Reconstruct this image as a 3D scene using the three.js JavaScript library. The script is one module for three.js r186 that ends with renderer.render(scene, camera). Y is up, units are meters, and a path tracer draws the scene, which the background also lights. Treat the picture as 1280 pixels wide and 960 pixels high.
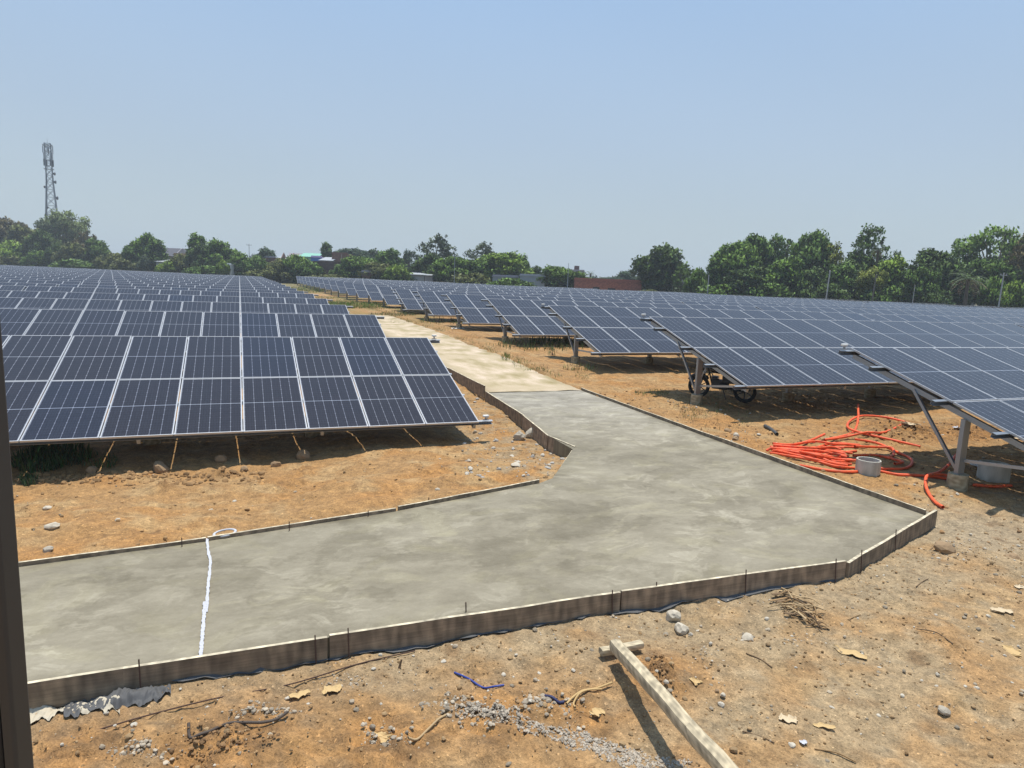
import * as THREE from 'three';
import { mergeGeometries } from 'three/addons/utils/BufferGeometryUtils.js';
import { RoundedBoxGeometry } from 'three/addons/geometries/RoundedBoxGeometry.js';
import { createNoise2D, createNoise3D } from 'simplex-noise';

// ---------------------------------------------------------------- camera, sky, sun, exposure
// x runs along the panel rows (to the right), -z runs across them (away), ground near y = 0
const scene = new THREE.Scene();
const CH = 3.3, F = 849.6, PITCH = 0.1519, ROLL = 0.0394, YAW = 0.3829;
const camera = new THREE.PerspectiveCamera(2 * Math.atan(480 / F) * 180 / Math.PI, 4 / 3, 0.05, 6000);
camera.rotation.order = 'YXZ';
camera.rotation.set(-PITCH, -YAW, ROLL);
camera.position.set(0, CH, 0);
camera.updateMatrixWorld(true);

const SUN = new THREE.Vector3(0.10, 1, -0.14).normalize();
{
  const w = 512, h = 256, data = new Float32Array(w * h * 4);
  const d = new THREE.Vector3(), AIR = [[0, .515, .605, .64], [.08, .495, .60, .665], [.19, .442, .572, .728], [.39, .352, .528, .79], [.8, .23, .41, .72], [1.58, .15, .31, .6]];
  for (let j = 0; j < h; j++) for (let i = 0; i < w; i++) {
    const el = ((j + 0.5) / h - 0.5) * Math.PI, az = ((i + 0.5) / w - 0.5) * 2 * Math.PI;
    d.set(Math.cos(el) * Math.cos(az), Math.sin(el), Math.cos(el) * Math.sin(az));
    let c;
    if (el < 0) c = [0.30, 0.27, 0.23];
    else {
      let k = 0; while (k < AIR.length - 2 && el > AIR[k + 1][0]) k++;
      const [e0, ...c0] = AIR[k], [e1, ...c1] = AIR[k + 1], t = (el - e0) / (e1 - e0);
      c = c0.map((v, q) => (v + (c1[q] - v) * t) * (1 + 0.012 * Math.sin(az * 3 + 4 * el) * Math.sin(az * 7 + el * 23)));
      const a = Math.acos(Math.min(1, d.dot(SUN)));
      const g = 0.9 * Math.exp(-a / 0.16) + 0.12 * Math.exp(-a / 0.5);
      c = [c[0] + g, c[1] + g * 0.97, c[2] + g * 0.9];
    }
    data.set([...c, 1], (j * w + i) * 4);
  }
  const sky = new THREE.DataTexture(data, w, h, THREE.RGBAFormat, THREE.FloatType);
  sky.mapping = THREE.EquirectangularReflectionMapping;
  sky.magFilter = THREE.LinearFilter; sky.minFilter = THREE.LinearFilter; sky.needsUpdate = true;
  scene.background = sky; scene.environment = sky;
}
const sun = new THREE.DirectionalLight(new THREE.Color(1, 0.95, 0.87), 5.0);
sun.position.copy(SUN).multiplyScalar(120).add(new THREE.Vector3(20, 0, -40));
sun.target.position.set(20, 0, -40);
sun.castShadow = true; sun.shadow.mapSize.set(4096, 4096); sun.shadow.radius = 1.5;
Object.assign(sun.shadow.camera, { left: -130, right: 130, top: 130, bottom: -130, near: 1, far: 300 });
scene.add(sun, sun.target);
scene.fog = new THREE.FogExp2(new THREE.Color(0.80, 0.87, 0.92), 0.0006);
const renderer = new THREE.WebGLRenderer({ antialias: true });
renderer.setSize(1024, 768);
renderer.toneMapping = THREE.LinearToneMapping;
renderer.toneMappingExposure = 1;
renderer.shadowMap.enabled = true;

// ---------------------------------------------------------------- helpers
function rng(seed) { let a = seed >>> 0; return () => { a = (a + 0x6d2b79f5) | 0; let t = Math.imul(a ^ (a >>> 15), 1 | a); t = (t + Math.imul(t ^ (t >>> 7), 61 | t)) ^ t; return ((t ^ (t >>> 14)) >>> 0) / 4294967296; }; }
const R = rng(7), rr = (a, b, r = R) => a + (b - a) * r();
const n2 = createNoise2D(rng(11)), n2b = createNoise2D(rng(12)), n3 = createNoise3D(rng(13));
const fbm = (x, y, o = 4) => { let s = 0, a = 0.5; for (let i = 0; i < o; i++) { s += a * n2(x, y); x = x * 2.03 + 17; y = y * 2.03 - 9; a *= 0.5; } return s; };
const fbmR = (x, y, o = 6) => { let s = 0, a = 0.42; for (let i = 0; i < o; i++) { s += a * n2(x, y); x = x * 1.98 + 11; y = y * 1.98 - 5; a *= 0.68; } return s; };
const clamp = (x, a = 0, b = 1) => Math.min(b, Math.max(a, x));
const sm = (a, b, x) => { const t = clamp((x - a) / (b - a)); return t * t * (3 - 2 * t); };
const V = (x, y, z) => new THREE.Vector3(x, y, z);
const used = new Map();
function numbered(name) { const n = used.get(name) ?? 0; used.set(name, n + 1); return n ? `${name}_${String(n).padStart(3, '0')}` : name; }
function shade(o) { o.traverse((m) => { if (m.isMesh) { m.castShadow = true; m.receiveShadow = true; } }); return o; }
function thing(name, label, category, pos = [0, 0, 0], turn = 0, group) {
  const o = new THREE.Group(); o.name = numbered(name); o.position.set(...pos); o.rotation.y = turn;
  o.userData = { label, category }; if (group) o.userData.group = group;
  scene.add(o); return o;
}
function part(name, geo, mat, parent) {
  const g = Array.isArray(geo) ? merge(geo) : geo;
  const m = new THREE.Mesh(g, mat); m.name = name; m.castShadow = m.receiveShadow = true; parent.add(m); return m;
}
function solo(name, geo, mat, label, category, group) {
  const m = part(numbered(name), geo, mat, scene); m.userData = { label, category }; if (group) m.userData.group = group; return m;
}
function struct(name, geo, mat, kind = 'structure') { const m = part(numbered(name), geo, mat, scene); m.userData.kind = kind; return m; }
function merge(gs) {
  return mergeGeometries(gs.map((g) => { const q = g.index ? g.toNonIndexed() : g; for (const k of Object.keys(q.attributes)) if (!['position', 'normal', 'uv'].includes(k)) q.deleteAttribute(k); return q; }));
}
const box = (w, h, d, x = 0, y = 0, z = 0) => new THREE.BoxGeometry(w, h, d).translate(x, y, z);
const rbox = (w, h, d, r, x = 0, y = 0, z = 0) => new RoundedBoxGeometry(w, h, d, 1, r).translate(x, y, z);
function bar(a, b, w, h = w, up = V(0, 1, 0)) {                       // a box from point a to point b
  const d = b.clone().sub(a), L = d.length(); d.normalize();
  const x = new THREE.Vector3().crossVectors(up, d); if (x.lengthSq() < 1e-6) x.set(1, 0, 0); x.normalize();
  const y = new THREE.Vector3().crossVectors(d, x);
  const m = new THREE.Matrix4().makeBasis(x, y, d).setPosition(a.clone().add(b).multiplyScalar(0.5));
  return new THREE.BoxGeometry(w, h, L).applyMatrix4(m);
}
const tube = (pts, r, n = 40, s = 7) => new THREE.TubeGeometry(new THREE.CatmullRomCurve3(pts), n, r, s, false);
function cylAB(a, b, r0, r1, s = 7) {
  const d = b.clone().sub(a), g = new THREE.CylinderGeometry(r1, r0, d.length(), s);
  g.applyQuaternion(new THREE.Quaternion().setFromUnitVectors(V(0, 1, 0), d.clone().normalize()));
  return g.translate((a.x + b.x) / 2, (a.y + b.y) / 2, (a.z + b.z) / 2);
}
const lin = (r, g, b) => new THREE.Color().setRGB(r, g, b);
const std = (c, rough = 0.85, o = {}) => new THREE.MeshStandardMaterial({ color: c, roughness: rough, ...o });
function tex(w, h, f, srgb = true) {                                   // f(x, y) -> [r, g, b] in 0..255
  const data = new Uint8Array(w * h * 4);
  for (let j = 0; j < h; j++) for (let i = 0; i < w; i++) { const c = f(i, j), k = (j * w + i) * 4; data[k] = clamp(c[0], 0, 255); data[k + 1] = clamp(c[1], 0, 255); data[k + 2] = clamp(c[2], 0, 255); data[k + 3] = 255; }
  const t = new THREE.DataTexture(data, w, h, THREE.RGBAFormat);
  if (srgb) t.colorSpace = THREE.SRGBColorSpace;
  t.wrapS = t.wrapT = THREE.RepeatWrapping; t.magFilter = THREE.LinearFilter; t.minFilter = THREE.LinearMipmapLinearFilter; t.generateMipmaps = true; t.anisotropy = 8; t.needsUpdate = true;
  return t;
}
// a direction for a point of the photograph (1280 x 960), used to survey where things stand on the ground
const dirOf = (px, py) => V((px - 640) / F, -(py - 480) / F, -1).applyQuaternion(camera.quaternion);
function onPlane(px, py, y) { const d = dirOf(px, py), t = (y - CH) / d.y; return V(d.x * t, y, d.z * t); }
function onGround(px, py, lift = 0) { let p = onPlane(px, py, 0); for (let i = 0; i < 8; i++) p = onPlane(px, py, baseY(p.x, -p.z)); p.y = groundY(p.x, -p.z) + lift; return p; }
function atDepth(px, d) { const q = dirOf(px, 345), f = V(Math.sin(YAW), 0, -Math.cos(YAW)); const k = d / (q.x * f.x + q.z * f.z); return V(q.x * k, 0, q.z * k); }
const horizonPx = (px) => 350.1 + 0.0394 * (px - 640);

// ---------------------------------------------------------------- lie of the land
const SPOTS = [[-8, 3, -.05], [0, 3, -.05], [5, 3, -.06], [10, 3, -.05], [-4, 5.2, -.02], [0, 5.2, -.02], [3.5, 5.2, -.02], [6.5, 5.1, 0], [9.6, 6.2, -.05], [12, 4, 0], [11.5, 7.6, .12], [16, 7, .12], [11.4, 14.8, .25], [20, 14, .28], [9.6, 10, .13], [9.6, 14, .18], [9.7, 17.5, .22], [11, 22, .42], [11, 29, .5], [9.8, 25, .40], [10, 35, .55], [20, 35, .55], [11, 55, .62], [40, 60, .6], [60, 50, .5],
  [-2, 8.6, .13], [2, 9.2, .12], [-8, 8, .13], [4.4, 9.9, .12], [4.6, 12.8, -.15], [0, 12, -.32], [-4, 12, -.42], [-10, 12, -.45], [5.2, 14, -.12], [5.6, 17, -.05], [0, 16, -.3], [-8, 18, -.3], [0, 24, -.05], [4, 24, .15], [4.5, 30, .3], [-20, 30, -.1], [-30, 80, .1], [0, 80, .4]];
function baseY(x, d) {
  let s = 0, w = 0;
  for (const [a, b, y] of SPOTS) { const q = (x - a) ** 2 + (d - b) ** 2, k = 1 / Math.pow(q + 0.35, 1.9); s += k * y; w += k; }
  let y = s / w;
  const far = sm(70, 130, Math.hypot(x, d));
  return y * (1 - far) + 0.42 * far;
}
const SLAB = [[-9, 5.66], [0.66, 5.63], [3.545, 5.62], [6.52, 5.53], [9.3, 6.56], [9.08, 7.4], [9.1, 11.27], [9.22, 17.55], [6.32, 17.45], [6.12, 14.4], [5.80, 12.3], [5.78, 11.15], [4.6, 9.52], [4.3, 9.33], [1.9, 8.64], [-0.4, 8.2], [-2.2, 8.14], [-9, 7.2]];
const SLAB_Y = 0.186, BOARD_Y = 0.2;
function inPoly(P, x, y) { let c = false; for (let i = 0, j = P.length - 1; i < P.length; j = i++) if ((P[i][1] > y) !== (P[j][1] > y) && x < (P[j][0] - P[i][0]) * (y - P[i][1]) / (P[j][1] - P[i][1]) + P[i][0]) c = !c; return c; }
function edgeDist(P, x, y) { let m = 1e9; for (let i = 0; i < P.length; i++) { const a = P[i], b = P[(i + 1) % P.length], dx = b[0] - a[0], dy = b[1] - a[1], t = clamp(((x - a[0]) * dx + (y - a[1]) * dy) / (dx * dx + dy * dy)); m = Math.min(m, Math.hypot(x - a[0] - t * dx, y - a[1] - t * dy)); } return m; }
const roadY = (d) => d < 25 ? 0.2 + 0.2 * sm(17.5, 25, d) * 1.1 : 0.42 + 0.13 * sm(25, 36, d) + 0.06 * sm(36, 60, d);
const roadL = () => 6.34, roadR = (d) => 9.2 + 0.25 * sm(20, 44, d);
const MOUNDS = [];   // [px, py, radius, height]: spoil heaps and holes seen in the photograph
for (const m of [[815, 845, .28, .10], [1130, 548, .85, .16], [1205, 548, .7, .10], [700, 480, .6, .06], [250, 945, .25, -.10], [300, 925, .4, .07], [620, 905, .35, .05], [1185, 805, .3, .05], [545, 640, .35, .05], [630, 640, .5, .05], [205, 588, .18, .12], [275, 575, .16, .12], [1240, 700, .5, .06], [660, 600, .3, .06], [435, 610, .5, .04], [90, 605, .5, .05], [380, 570, .18, .10], [330, 590, .5, .05]]) { const p = onPlane(m[0], m[1], 0.0); MOUNDS.push([p.x, -p.z, m[2], m[3]]); }
const DUG = [[300, 930, .8], [480, 925, .6], [620, 900, .6], [715, 885, .4], [815, 845, .35], [1130, 548, 1.1], [1210, 546, .9], [640, 640, .5], [100, 935, .6]].map(([px, py, q]) => { const p = onPlane(px, py, 0); return [p.x, -p.z, q]; });
const dugAt = (x, d) => { let s = 0; for (const [a, b, q] of DUG) s = Math.max(s, Math.exp(-((x - a) ** 2 + (d - b) ** 2) / (q * q))); return s; };
function groundY(x, d) {
  let y = baseY(x, d);
  const r = Math.hypot(x, d), near = 1 - sm(28, 60, r);
  if (near > 0) {
    y += near * (0.055 * fbm(x * 0.55, d * 0.55, 3) + 0.045 * fbm(x * 2.1 + 5, d * 2.1, 4) * (0.4 + 0.8 * sm(-.2, .5, n2b(x * .35, d * .35))));
    const rough = sm(0.0, 0.55, n2b(x * .6 + 3, d * .6 - 7));
    y += near * rough * 0.03 * Math.abs(n2(x * 7, d * 7)) + near * 0.008 * n2b(x * 13, d * 13);
    const dug = dugAt(x, d); if (dug > .02) y += dug * (0.075 * fbm(x * 5.5, d * 5.5, 4) + .03 * Math.abs(n2(x * 12, d * 12)));
    if (x > 3 && d < 6.5) y += 0.02 * Math.sin((x * .42 + d) * 8 + 2.2 * n2(x * .5, d * .5)) * sm(-.1, .4, n2b(x * .5 + 3, d * .6)) * sm(3, 5, x) * (1 - sm(5.2, 6.2, d));
    // wheel ruts crossing the yard
    y += near * 0.025 * Math.sin(d * 7 + 2 * n2(x * .3, d * .2)) * sm(8.5, 9.5, d) * (1 - sm(11, 12.4, d)) * (1 - sm(2.5, 4.5, x));
    for (const [a, b, q, k] of MOUNDS) { const e = ((x - a) ** 2 + (d - b) ** 2) / (q * q); if (e < 6) y += k * Math.exp(-e) * (1 + 0.5 * n2(x * 9, d * 9)); }
  }
  return y;
}

// ---------------------------------------------------------------- ground sheet
{
  const axis = (lo, hi, step, end0, end1) => {
    const a = []; for (let v = lo; v <= hi; v += step) a.push(v);
    let s = step, v = a[a.length - 1]; while (v < end1) { s *= 1.085; v += s; a.push(v); }
    s = step; v = lo; const b = []; while (v > end0) { s *= 1.085; v -= s; b.unshift(v); }
    return [...b, ...a];
  };
  const X = axis(-7, 17, 0.05, -1800, 1800), D = axis(2.2, 18.5, 0.05, -1500, 1800);
  const nx = X.length, nd = D.length, pos = new Float32Array(nx * nd * 3), col = new Float32Array(nx * nd * 3), uv = new Float32Array(nx * nd * 2);
  const dirt = [0.315, 0.188, 0.082], red = [0.335, 0.178, 0.064], pale = [0.36, 0.25, 0.132], grey = [0.285, 0.225, 0.152], dark = [0.17, 0.095, 0.042], green = [0.10, 0.13, 0.035];
  const mix = (a, b, t) => [a[0] + (b[0] - a[0]) * t, a[1] + (b[1] - a[1]) * t, a[2] + (b[2] - a[2]) * t];
  for (let j = 0; j < nd; j++) for (let i = 0; i < nx; i++) {
    const x = X[i], d = D[j], k = j * nx + i, r = Math.hypot(x, d);
    let y = groundY(x, d), ed = 9;
    if (x > -9.5 && x < 10.5 && d > 4.5 && d < 19) {
      ed = edgeDist(SLAB, x, d);
      if (inPoly(SLAB, x, d)) { y = Math.min(y - 0.4 * sm(0, 0.12, ed), 0.16 - 0.4 * sm(0, .1, ed)); ed = 0; }
      else if (d < 7) y = Math.min(y, 0.02);
    }
    if (d > 17.2 && d < 46.3 && x > roadL() && x < roadR(d)) y = Math.min(y, roadY(d) - 0.05 - 0.25 * sm(0.02, 0.25, Math.min(x - roadL(), roadR(d) - x)));
    pos.set([x, y, -d], k * 3);
    let c = mix(dirt, red, sm(-.2, .6, fbm(x * .35 + 9, d * .35, 3)));
    c = mix(c, pale, 0.75 * sm(-.05, .5, fbm(x * .8 - 4, d * .8, 4)));
    if (d < 8 && x > -4) {                                              // trodden cement dust along the formwork
      const e = sm(1.15, 0.25, ed) * sm(-.45, .25, fbm(x * 1.3, d * 1.3, 4) + .1);
      const tan = [0.305, 0.232, 0.148], open = sm(7.4, 6.2, d) * (1 - dugAt(x, d));
      c = mix(c, tan, open * (.35 + .6 * sm(-.35, .3, fbm(x * .55 + 50, d * .8, 4))));
      c = mix(c, grey, 0.75 * e);
      c = mix(c, grey, 0.7 * sm(.1, .5, fbm(x * 1.9 + 31, d * 1.9, 4)));
    }
    if (x > 8.6 && x < 12.5 && d > 4.2 && d < 7.6) c = mix(c, [0.30, 0.25, 0.185], 0.8 * sm(1.4, 0.3, Math.hypot(x - 9.9, d - 6.2)));
    if (x > 4 && x < 6.2 && d > 9 && d < 18) c = mix(c, grey, 0.7 * sm(0, .5, fbm(x * 1.7 + 2, d * 1.7, 3) + .15));
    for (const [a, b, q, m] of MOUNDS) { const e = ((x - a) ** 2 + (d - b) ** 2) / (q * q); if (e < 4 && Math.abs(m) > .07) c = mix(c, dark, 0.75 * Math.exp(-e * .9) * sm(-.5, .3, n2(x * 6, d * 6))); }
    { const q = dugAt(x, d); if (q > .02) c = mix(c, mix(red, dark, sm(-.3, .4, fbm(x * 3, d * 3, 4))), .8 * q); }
    c = mix(c, dark, 0.55 * sm(.28, .62, fbm(x * 1.5 + 40, d * 1.5, 4)));
    c = mix(c, mix(dirt, green, 0.7), 0.85 * sm(26, 60, d) * sm(-.25, .3, fbm(x * .2, d * .2, 3)));
    if (r > 90) c = mix(c, [0.13, 0.13, 0.06], 0.8 * sm(90, 140, r));
    const v = 1 + 0.16 * n2b(x * 5.5, d * 5.5) + 0.10 * n2(x * 17, d * 17);
    col.set([c[0] * v, c[1] * v, c[2] * v], k * 3);
    uv.set([x / 2.3, d / 2.3], k * 2);
  }
  const idx = new Uint32Array((nx - 1) * (nd - 1) * 6); let q = 0;
  for (let j = 0; j < nd - 1; j++) for (let i = 0; i < nx - 1; i++) { const a = j * nx + i; idx.set([a, a + 1, a + nx, a + 1, a + nx + 1, a + nx], q); q += 6; }
  const g = new THREE.BufferGeometry();
  g.setAttribute('position', new THREE.BufferAttribute(pos, 3)); g.setAttribute('color', new THREE.BufferAttribute(col, 3)); g.setAttribute('uv', new THREE.BufferAttribute(uv, 2));
  g.setIndex(new THREE.BufferAttribute(idx, 1)); g.computeVertexNormals();
  // fine grain: tileable noise from a torus walk, with small pebbles
  const N = 1024, hash = (x, y, f) => { let h = Math.imul(x, 374761393) ^ Math.imul(y, 668265263) ^ Math.imul(f, 2246822519); h = Math.imul(h ^ (h >>> 13), 1274126177); return ((h ^ (h >>> 16)) >>> 0) / 2147483648 - 1; };
  const per = (i, j, f) => { const x = i / N * f, y = j / N * f, a = Math.floor(x), b = Math.floor(y), u = sm(0, 1, x - a), v = sm(0, 1, y - b), q = (p, r) => hash((p + f) % f, (r + f) % f, f); return (q(a, b) * (1 - u) + q(a + 1, b) * u) * (1 - v) + (q(a, b + 1) * (1 - u) + q(a + 1, b + 1) * u) * v; };
  const hgt = new Float32Array(N * N), pr = rng(5);
  for (let j = 0; j < N; j++) for (let i = 0; i < N; i++) hgt[j * N + i] = 0.5 + 0.07 * per(i, j, 17) + 0.08 * per(i, j, 41) + 0.10 * per(i, j, 97) + 0.11 * per(i, j, 211) + 0.10 * per(i, j, 401) + 0.10 * (pr() - .5);
  const peb = new Float32Array(N * N);
  for (let k = 0; k < 2600; k++) {
    const cx = pr() * N, cy = pr() * N, q = 1.2 + 4.2 * Math.pow(pr(), 3.2), t = pr() - 0.35;
    for (let y = -7; y <= 7; y++) for (let x = -7; x <= 7; x++) { const e = (x * x + y * y) / (q * q); if (e < 1) { const m = ((Math.floor(cy) + y + N) % N) * N + (Math.floor(cx) + x + N) % N; hgt[m] += 0.35 * (1 - e); peb[m] = t; } }
  }
  const map = tex(N, N, (i, j) => { const k = j * N + i, v = 150 + 150 * (hgt[k] - 0.5) + 42 * peb[k]; return [v + 38, v + 38 + 2 * Math.abs(peb[k]), v + 36 + 4 * Math.abs(peb[k])]; });
  const bump = tex(N, N, (i, j) => { const v = hgt[j * N + i] * 160; return [v, v, v]; }, false);
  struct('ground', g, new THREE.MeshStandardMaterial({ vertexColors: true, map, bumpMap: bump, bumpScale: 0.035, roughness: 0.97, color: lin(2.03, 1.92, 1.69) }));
}

// ---------------------------------------------------------------- fresh concrete slab, old road
{
  const s = new THREE.Shape(); SLAB.forEach(([x, d], i) => i ? s.lineTo(x, d) : s.moveTo(x, d));
  const g = new THREE.ExtrudeGeometry(s, { depth: 0.3, bevelEnabled: false, steps: 1 }).rotateX(-Math.PI / 2).translate(0, SLAB_Y - 0.3, 0);
  const p = g.attributes.position, uv = new Float32Array(p.count * 2);
  for (let i = 0; i < p.count; i++) uv.set([(p.getX(i) + 9) / 20, (-p.getZ(i) - 5) / 13], i * 2);
  g.setAttribute('uv', new THREE.BufferAttribute(uv, 2));
  const W = 2048, H = 1536, hb = new Float32Array(W * H);
  const map = tex(W, H, (i, j) => {
    const x = i / W * 20 - 9, d = j / H * 13 + 5;
    // trowel sweeps: warped, long in one direction
    const wx = x + 0.3 * n2(x * .5, d * .5) + .1 * n2(x * 1.7, d * 1.9), wd = d + 0.3 * n2b(x * .5, d * .5) + 0.1 * n2b(x * 1.8 + 7, d * 1.6);
    const sweep = fbm(wx * 0.8, wd * 1.5, 6), broad = fbm(x * .22, d * .22, 3), blot = fbm(x * 1.1 + 90, d * 1.5, 6);
    const cream = sm(.02, .5, fbm(wx * 0.7 + 20, wd * 1.2 + 3, 6)), old = sm(10.5, 17, d);
    const ridge = Math.pow(1 - Math.abs(fbm(wx * 1.3 + 70, wd * 2.4, 5) * 1.4), 18) * sm(.0, .4, n2b(x * .6, d * .9));
    const lick = sm(.2, .3, fbm(wx * 1.1 + 33, wd * 2.6 + 8, 6)) * sm(0, .45, n2(x * .45 + 4, d * .6));
    const fine = n2(x * 3 + n2(x, d), d * 16), speck = n2(x * 9, d * 12) * 2.5 + n2b(x * 31, d * 37) * 2.5 + 5 * (R() - .5);
    const rough = fbmR(x * .8 + 90, d * 1.25, 7), scuff = sm(.12, .34, fbmR(wx * 1.1 + 20, wd * 2.1 + 3, 7)) * sm(-.25, .35, broad + .3 * n2(x * .6, d * .7));
    const damp = sm(.02, .22, fbmR(x * .42 + 17, d * .55 + 5, 7));
    let v = 129 + 6 * sweep + 10 * broad + 5 * cream + 7 * lick + 9 * ridge + 17 * rough + 15 * scuff - 12 * damp + 1.5 * fine + speck + 9 * old;
    const e = edgeDist(SLAB, x, d); v -= 12 * sm(.22, 0, e) * (0.6 + .4 * n2(x * 5, d * 5));
    hb[j * W + i] = 0.5 + 0.2 * sweep + 0.05 * fine + 0.15 * ridge + .01 * speck;
    return [v + 7, v - 1 + 1.5 * old, v - 20 + 7 * old - 3 * cream - 2 * lick];
  });
  const bump = tex(W, H, (i, j) => { const v = hb[j * W + i] * 200; return [v, v, v]; }, false);
  struct('concrete_pavement', g, new THREE.MeshStandardMaterial({ map, bumpMap: bump, bumpScale: 0.012, roughness: 0.72, color: lin(.93, .92, .885) }));

  // the old, dusty concrete road running on between the two panel fields
  const pos = [], uvs = [], idx = [], seg = 150, cross = 9;
  for (let k = 0; k <= seg; k++) {
    const d = 17.45 + (k / seg) ** 1.6 * 29, y = roadY(d), a = roadL() + 0.04 * n2(d * .9, 3), b = roadR(d) + 0.13 * n2(d * .8, 9) + 0.05 * n2(d * 3, 2);
    for (let c = 0; c <= cross; c++) { const t = c <= 0 ? 0 : c >= cross ? 1 : (c - 1) / (cross - 2); pos.push(a + (b - a) * t, c === 0 || c === cross ? y - 0.3 : y + 0.012 * n2(d * .7, t * 3), -d); uvs.push((b - a) * t / 6, d / 6); }
  }
  for (let k = 0; k < seg; k++) for (let c = 0; c < cross; c++) { const a = k * (cross + 1) + c; idx.push(a, a + 1, a + cross + 1, a + 1, a + cross + 2, a + cross + 1); }
  const rg = new THREE.BufferGeometry(); rg.setAttribute('position', new THREE.Float32BufferAttribute(pos, 3)); rg.setAttribute('uv', new THREE.Float32BufferAttribute(uvs, 2)); rg.setIndex(idx); rg.computeVertexNormals();
  const rm = tex(512, 512, (i, j) => { const x = i / 512 * 6, d = j / 512 * 6, e = Math.min(i, 511 - i, j, 511 - j) / 60, s = clamp(e); const f = fbm(x * .9 + 60, d * .5, 5) * s, v = 172 + 46 * f + 14 * (R() - .5); return [v + 5, v - 12 - 4 * f, v - 42 + 10 * f]; });
  struct('road', rg, new THREE.MeshStandardMaterial({ map: rm, roughness: 0.95 }));
}

// ---------------------------------------------------------------- materials
const woodMap = (base, k, drip = 1) => tex(256, 256, (i, j) => { const g = n2(i * .012 + k * 9, j * .16 + k), st = n2b(i * .05 + k, j * .008), dr = sm(.1, .7, n2(i * .09 + k * 5, j * .012)); const v = 1 + .07 * g + .16 * st + .1 * n2(i * .013 + k, j * .02) - .07 * drip * dr + .06 * (R() - .5); if (drip === 1 && j > 226) return [190 * v, 178 * v, 152 * v]; return [base[0] * v, base[1] * v, base[2] * v]; });
const M = {
  board: [0, 1, 2].map((k) => std(0xffffff, 0.9, { map: woodMap([128 + 8 * k, 112 + 6 * k, 92 + 5 * k], k) })),
  beam: std(0xffffff, 0.9, { map: woodMap([176, 162, 134], 7, 0.35) }),
  galv: std(lin(0.33, 0.35, 0.37), 0.42, { metalness: 0.75 }),
  galvLight: std(lin(0.42, 0.42, 0.41), 0.45, { metalness: 0.6 }),
  alu: std(lin(0.52, 0.525, 0.53), 0.4, { metalness: 0.5 }),
  footing: std(0xffffff, 0.95, { map: tex(128, 128, (i, j) => { const v = 150 + 26 * n2(i * .05, j * .05) + 14 * (R() - .5); return [v + 8, v - 6, v - 34]; }) }),
  rust: std(lin(0.09, 0.05, 0.035), 0.9),
  black: std(lin(0.012, 0.012, 0.013), 0.5), rubber: std(lin(0.015, 0.015, 0.015), 0.9), steel: std(lin(0.4, 0.4, 0.4), 0.3, { metalness: 0.9 }),
  conduit: std(lin(0.86, 0.115, 0.03), 0.6), conduitB: std(lin(0.76, 0.11, 0.035), 0.75),
  collar: std(0xffffff, 0.95, { map: tex(128, 64, (i, j) => { const v = 176 + 18 * n2(i * .06, j * .06) + 10 * (R() - .5); return [v + 4, v, v - 12]; }) }),
  pale: std(lin(0.72, 0.72, 0.68), 0.8), white: std(lin(0.50, 0.50, 0.52), 0.8), cream: std(lin(0.56, 0.44, 0.28), 0.9),
  stone: [std(lin(0.50, 0.44, 0.34), 0.95), std(lin(0.36, 0.315, 0.245), 0.95), std(lin(0.30, 0.2, 0.11), 0.97)],
  bark: std(lin(0.52, 0.36, 0.165), 0.95), twig: [std(lin(0.30, 0.19, 0.09), 0.95), std(lin(0.17, 0.11, 0.06), 0.95), std(lin(0.42, 0.3, 0.16), 0.95)],
  root: std(lin(0.09, 0.07, 0.055), 0.95), blue: std(lin(0.025, 0.05, 0.25), 0.5), navy: std(lin(0.012, 0.018, 0.075), 0.6), rope: std(lin(0.5, 0.34, 0.15), 0.95),
  sheet: std(lin(0.085, 0.085, 0.085), 0.75), sheetPale: std(lin(0.5, 0.44, 0.33), 0.9), slurry: std(lin(0.18, 0.18, 0.17), 0.9),
  glassDark: std(lin(0.02, 0.025, 0.03), 0.2),
};
// module face: 6 columns of half cells, two blocks with a gap between, printed under glass
function cellTex(tone) {
  const W = 512, H = 1024, cw = (W - 8) / 6, gap = 8, ch = (H - 8 - gap) / 24;
  return tex(W, H, (i, j) => {
    const x = i - 4, lower = j < H / 2, y = lower ? j - 4 : j - 4 - gap;
    if (Math.abs(j - H / 2) < gap / 2) return [150, 154, 160];
    if (x < 0 || x >= W - 8 || j < 4 || j >= H - 4) return [104, 106, 112];
    const fx = x % cw, fy = ((y % ch) + ch) % ch, k = Math.floor(y / ch);
    const ex = Math.min(fx, cw - fx), ey = Math.min(fy, ch - fy);
    const corner = (k % 2 ? fy > ch / 2 : fy < ch / 2);                  // chamfered corners on the outer side of each half cell
    if (ex < 1.15 || (corner && ex + ey < 7)) return [132, 134, 140];
    if (ey < 0.6) return [66, 69, 80];
    const bus = Math.abs(((fx / cw * 10) % 1) - .5) < 0.045;
    const v = 1 + 0.05 * n2(Math.floor(x / cw) * 5.1, k * 3.3);
    return bus ? [56 * v, 58 * v, 68 * v] : [tone[0] * v, tone[1] * v, tone[2] * v];
  });
}
const cellMaps = [cellTex([46, 42, 43]), cellTex([43, 42, 47])];
M.module = [0, 0, 0, 1].map((m, k) => new THREE.MeshPhysicalMaterial({ map: cellMaps[m], roughness: 0.16 + .02 * k, color: lin(1 - .04 * k, 1 - .03 * k, 1), ior: 1.4 }));

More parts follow.
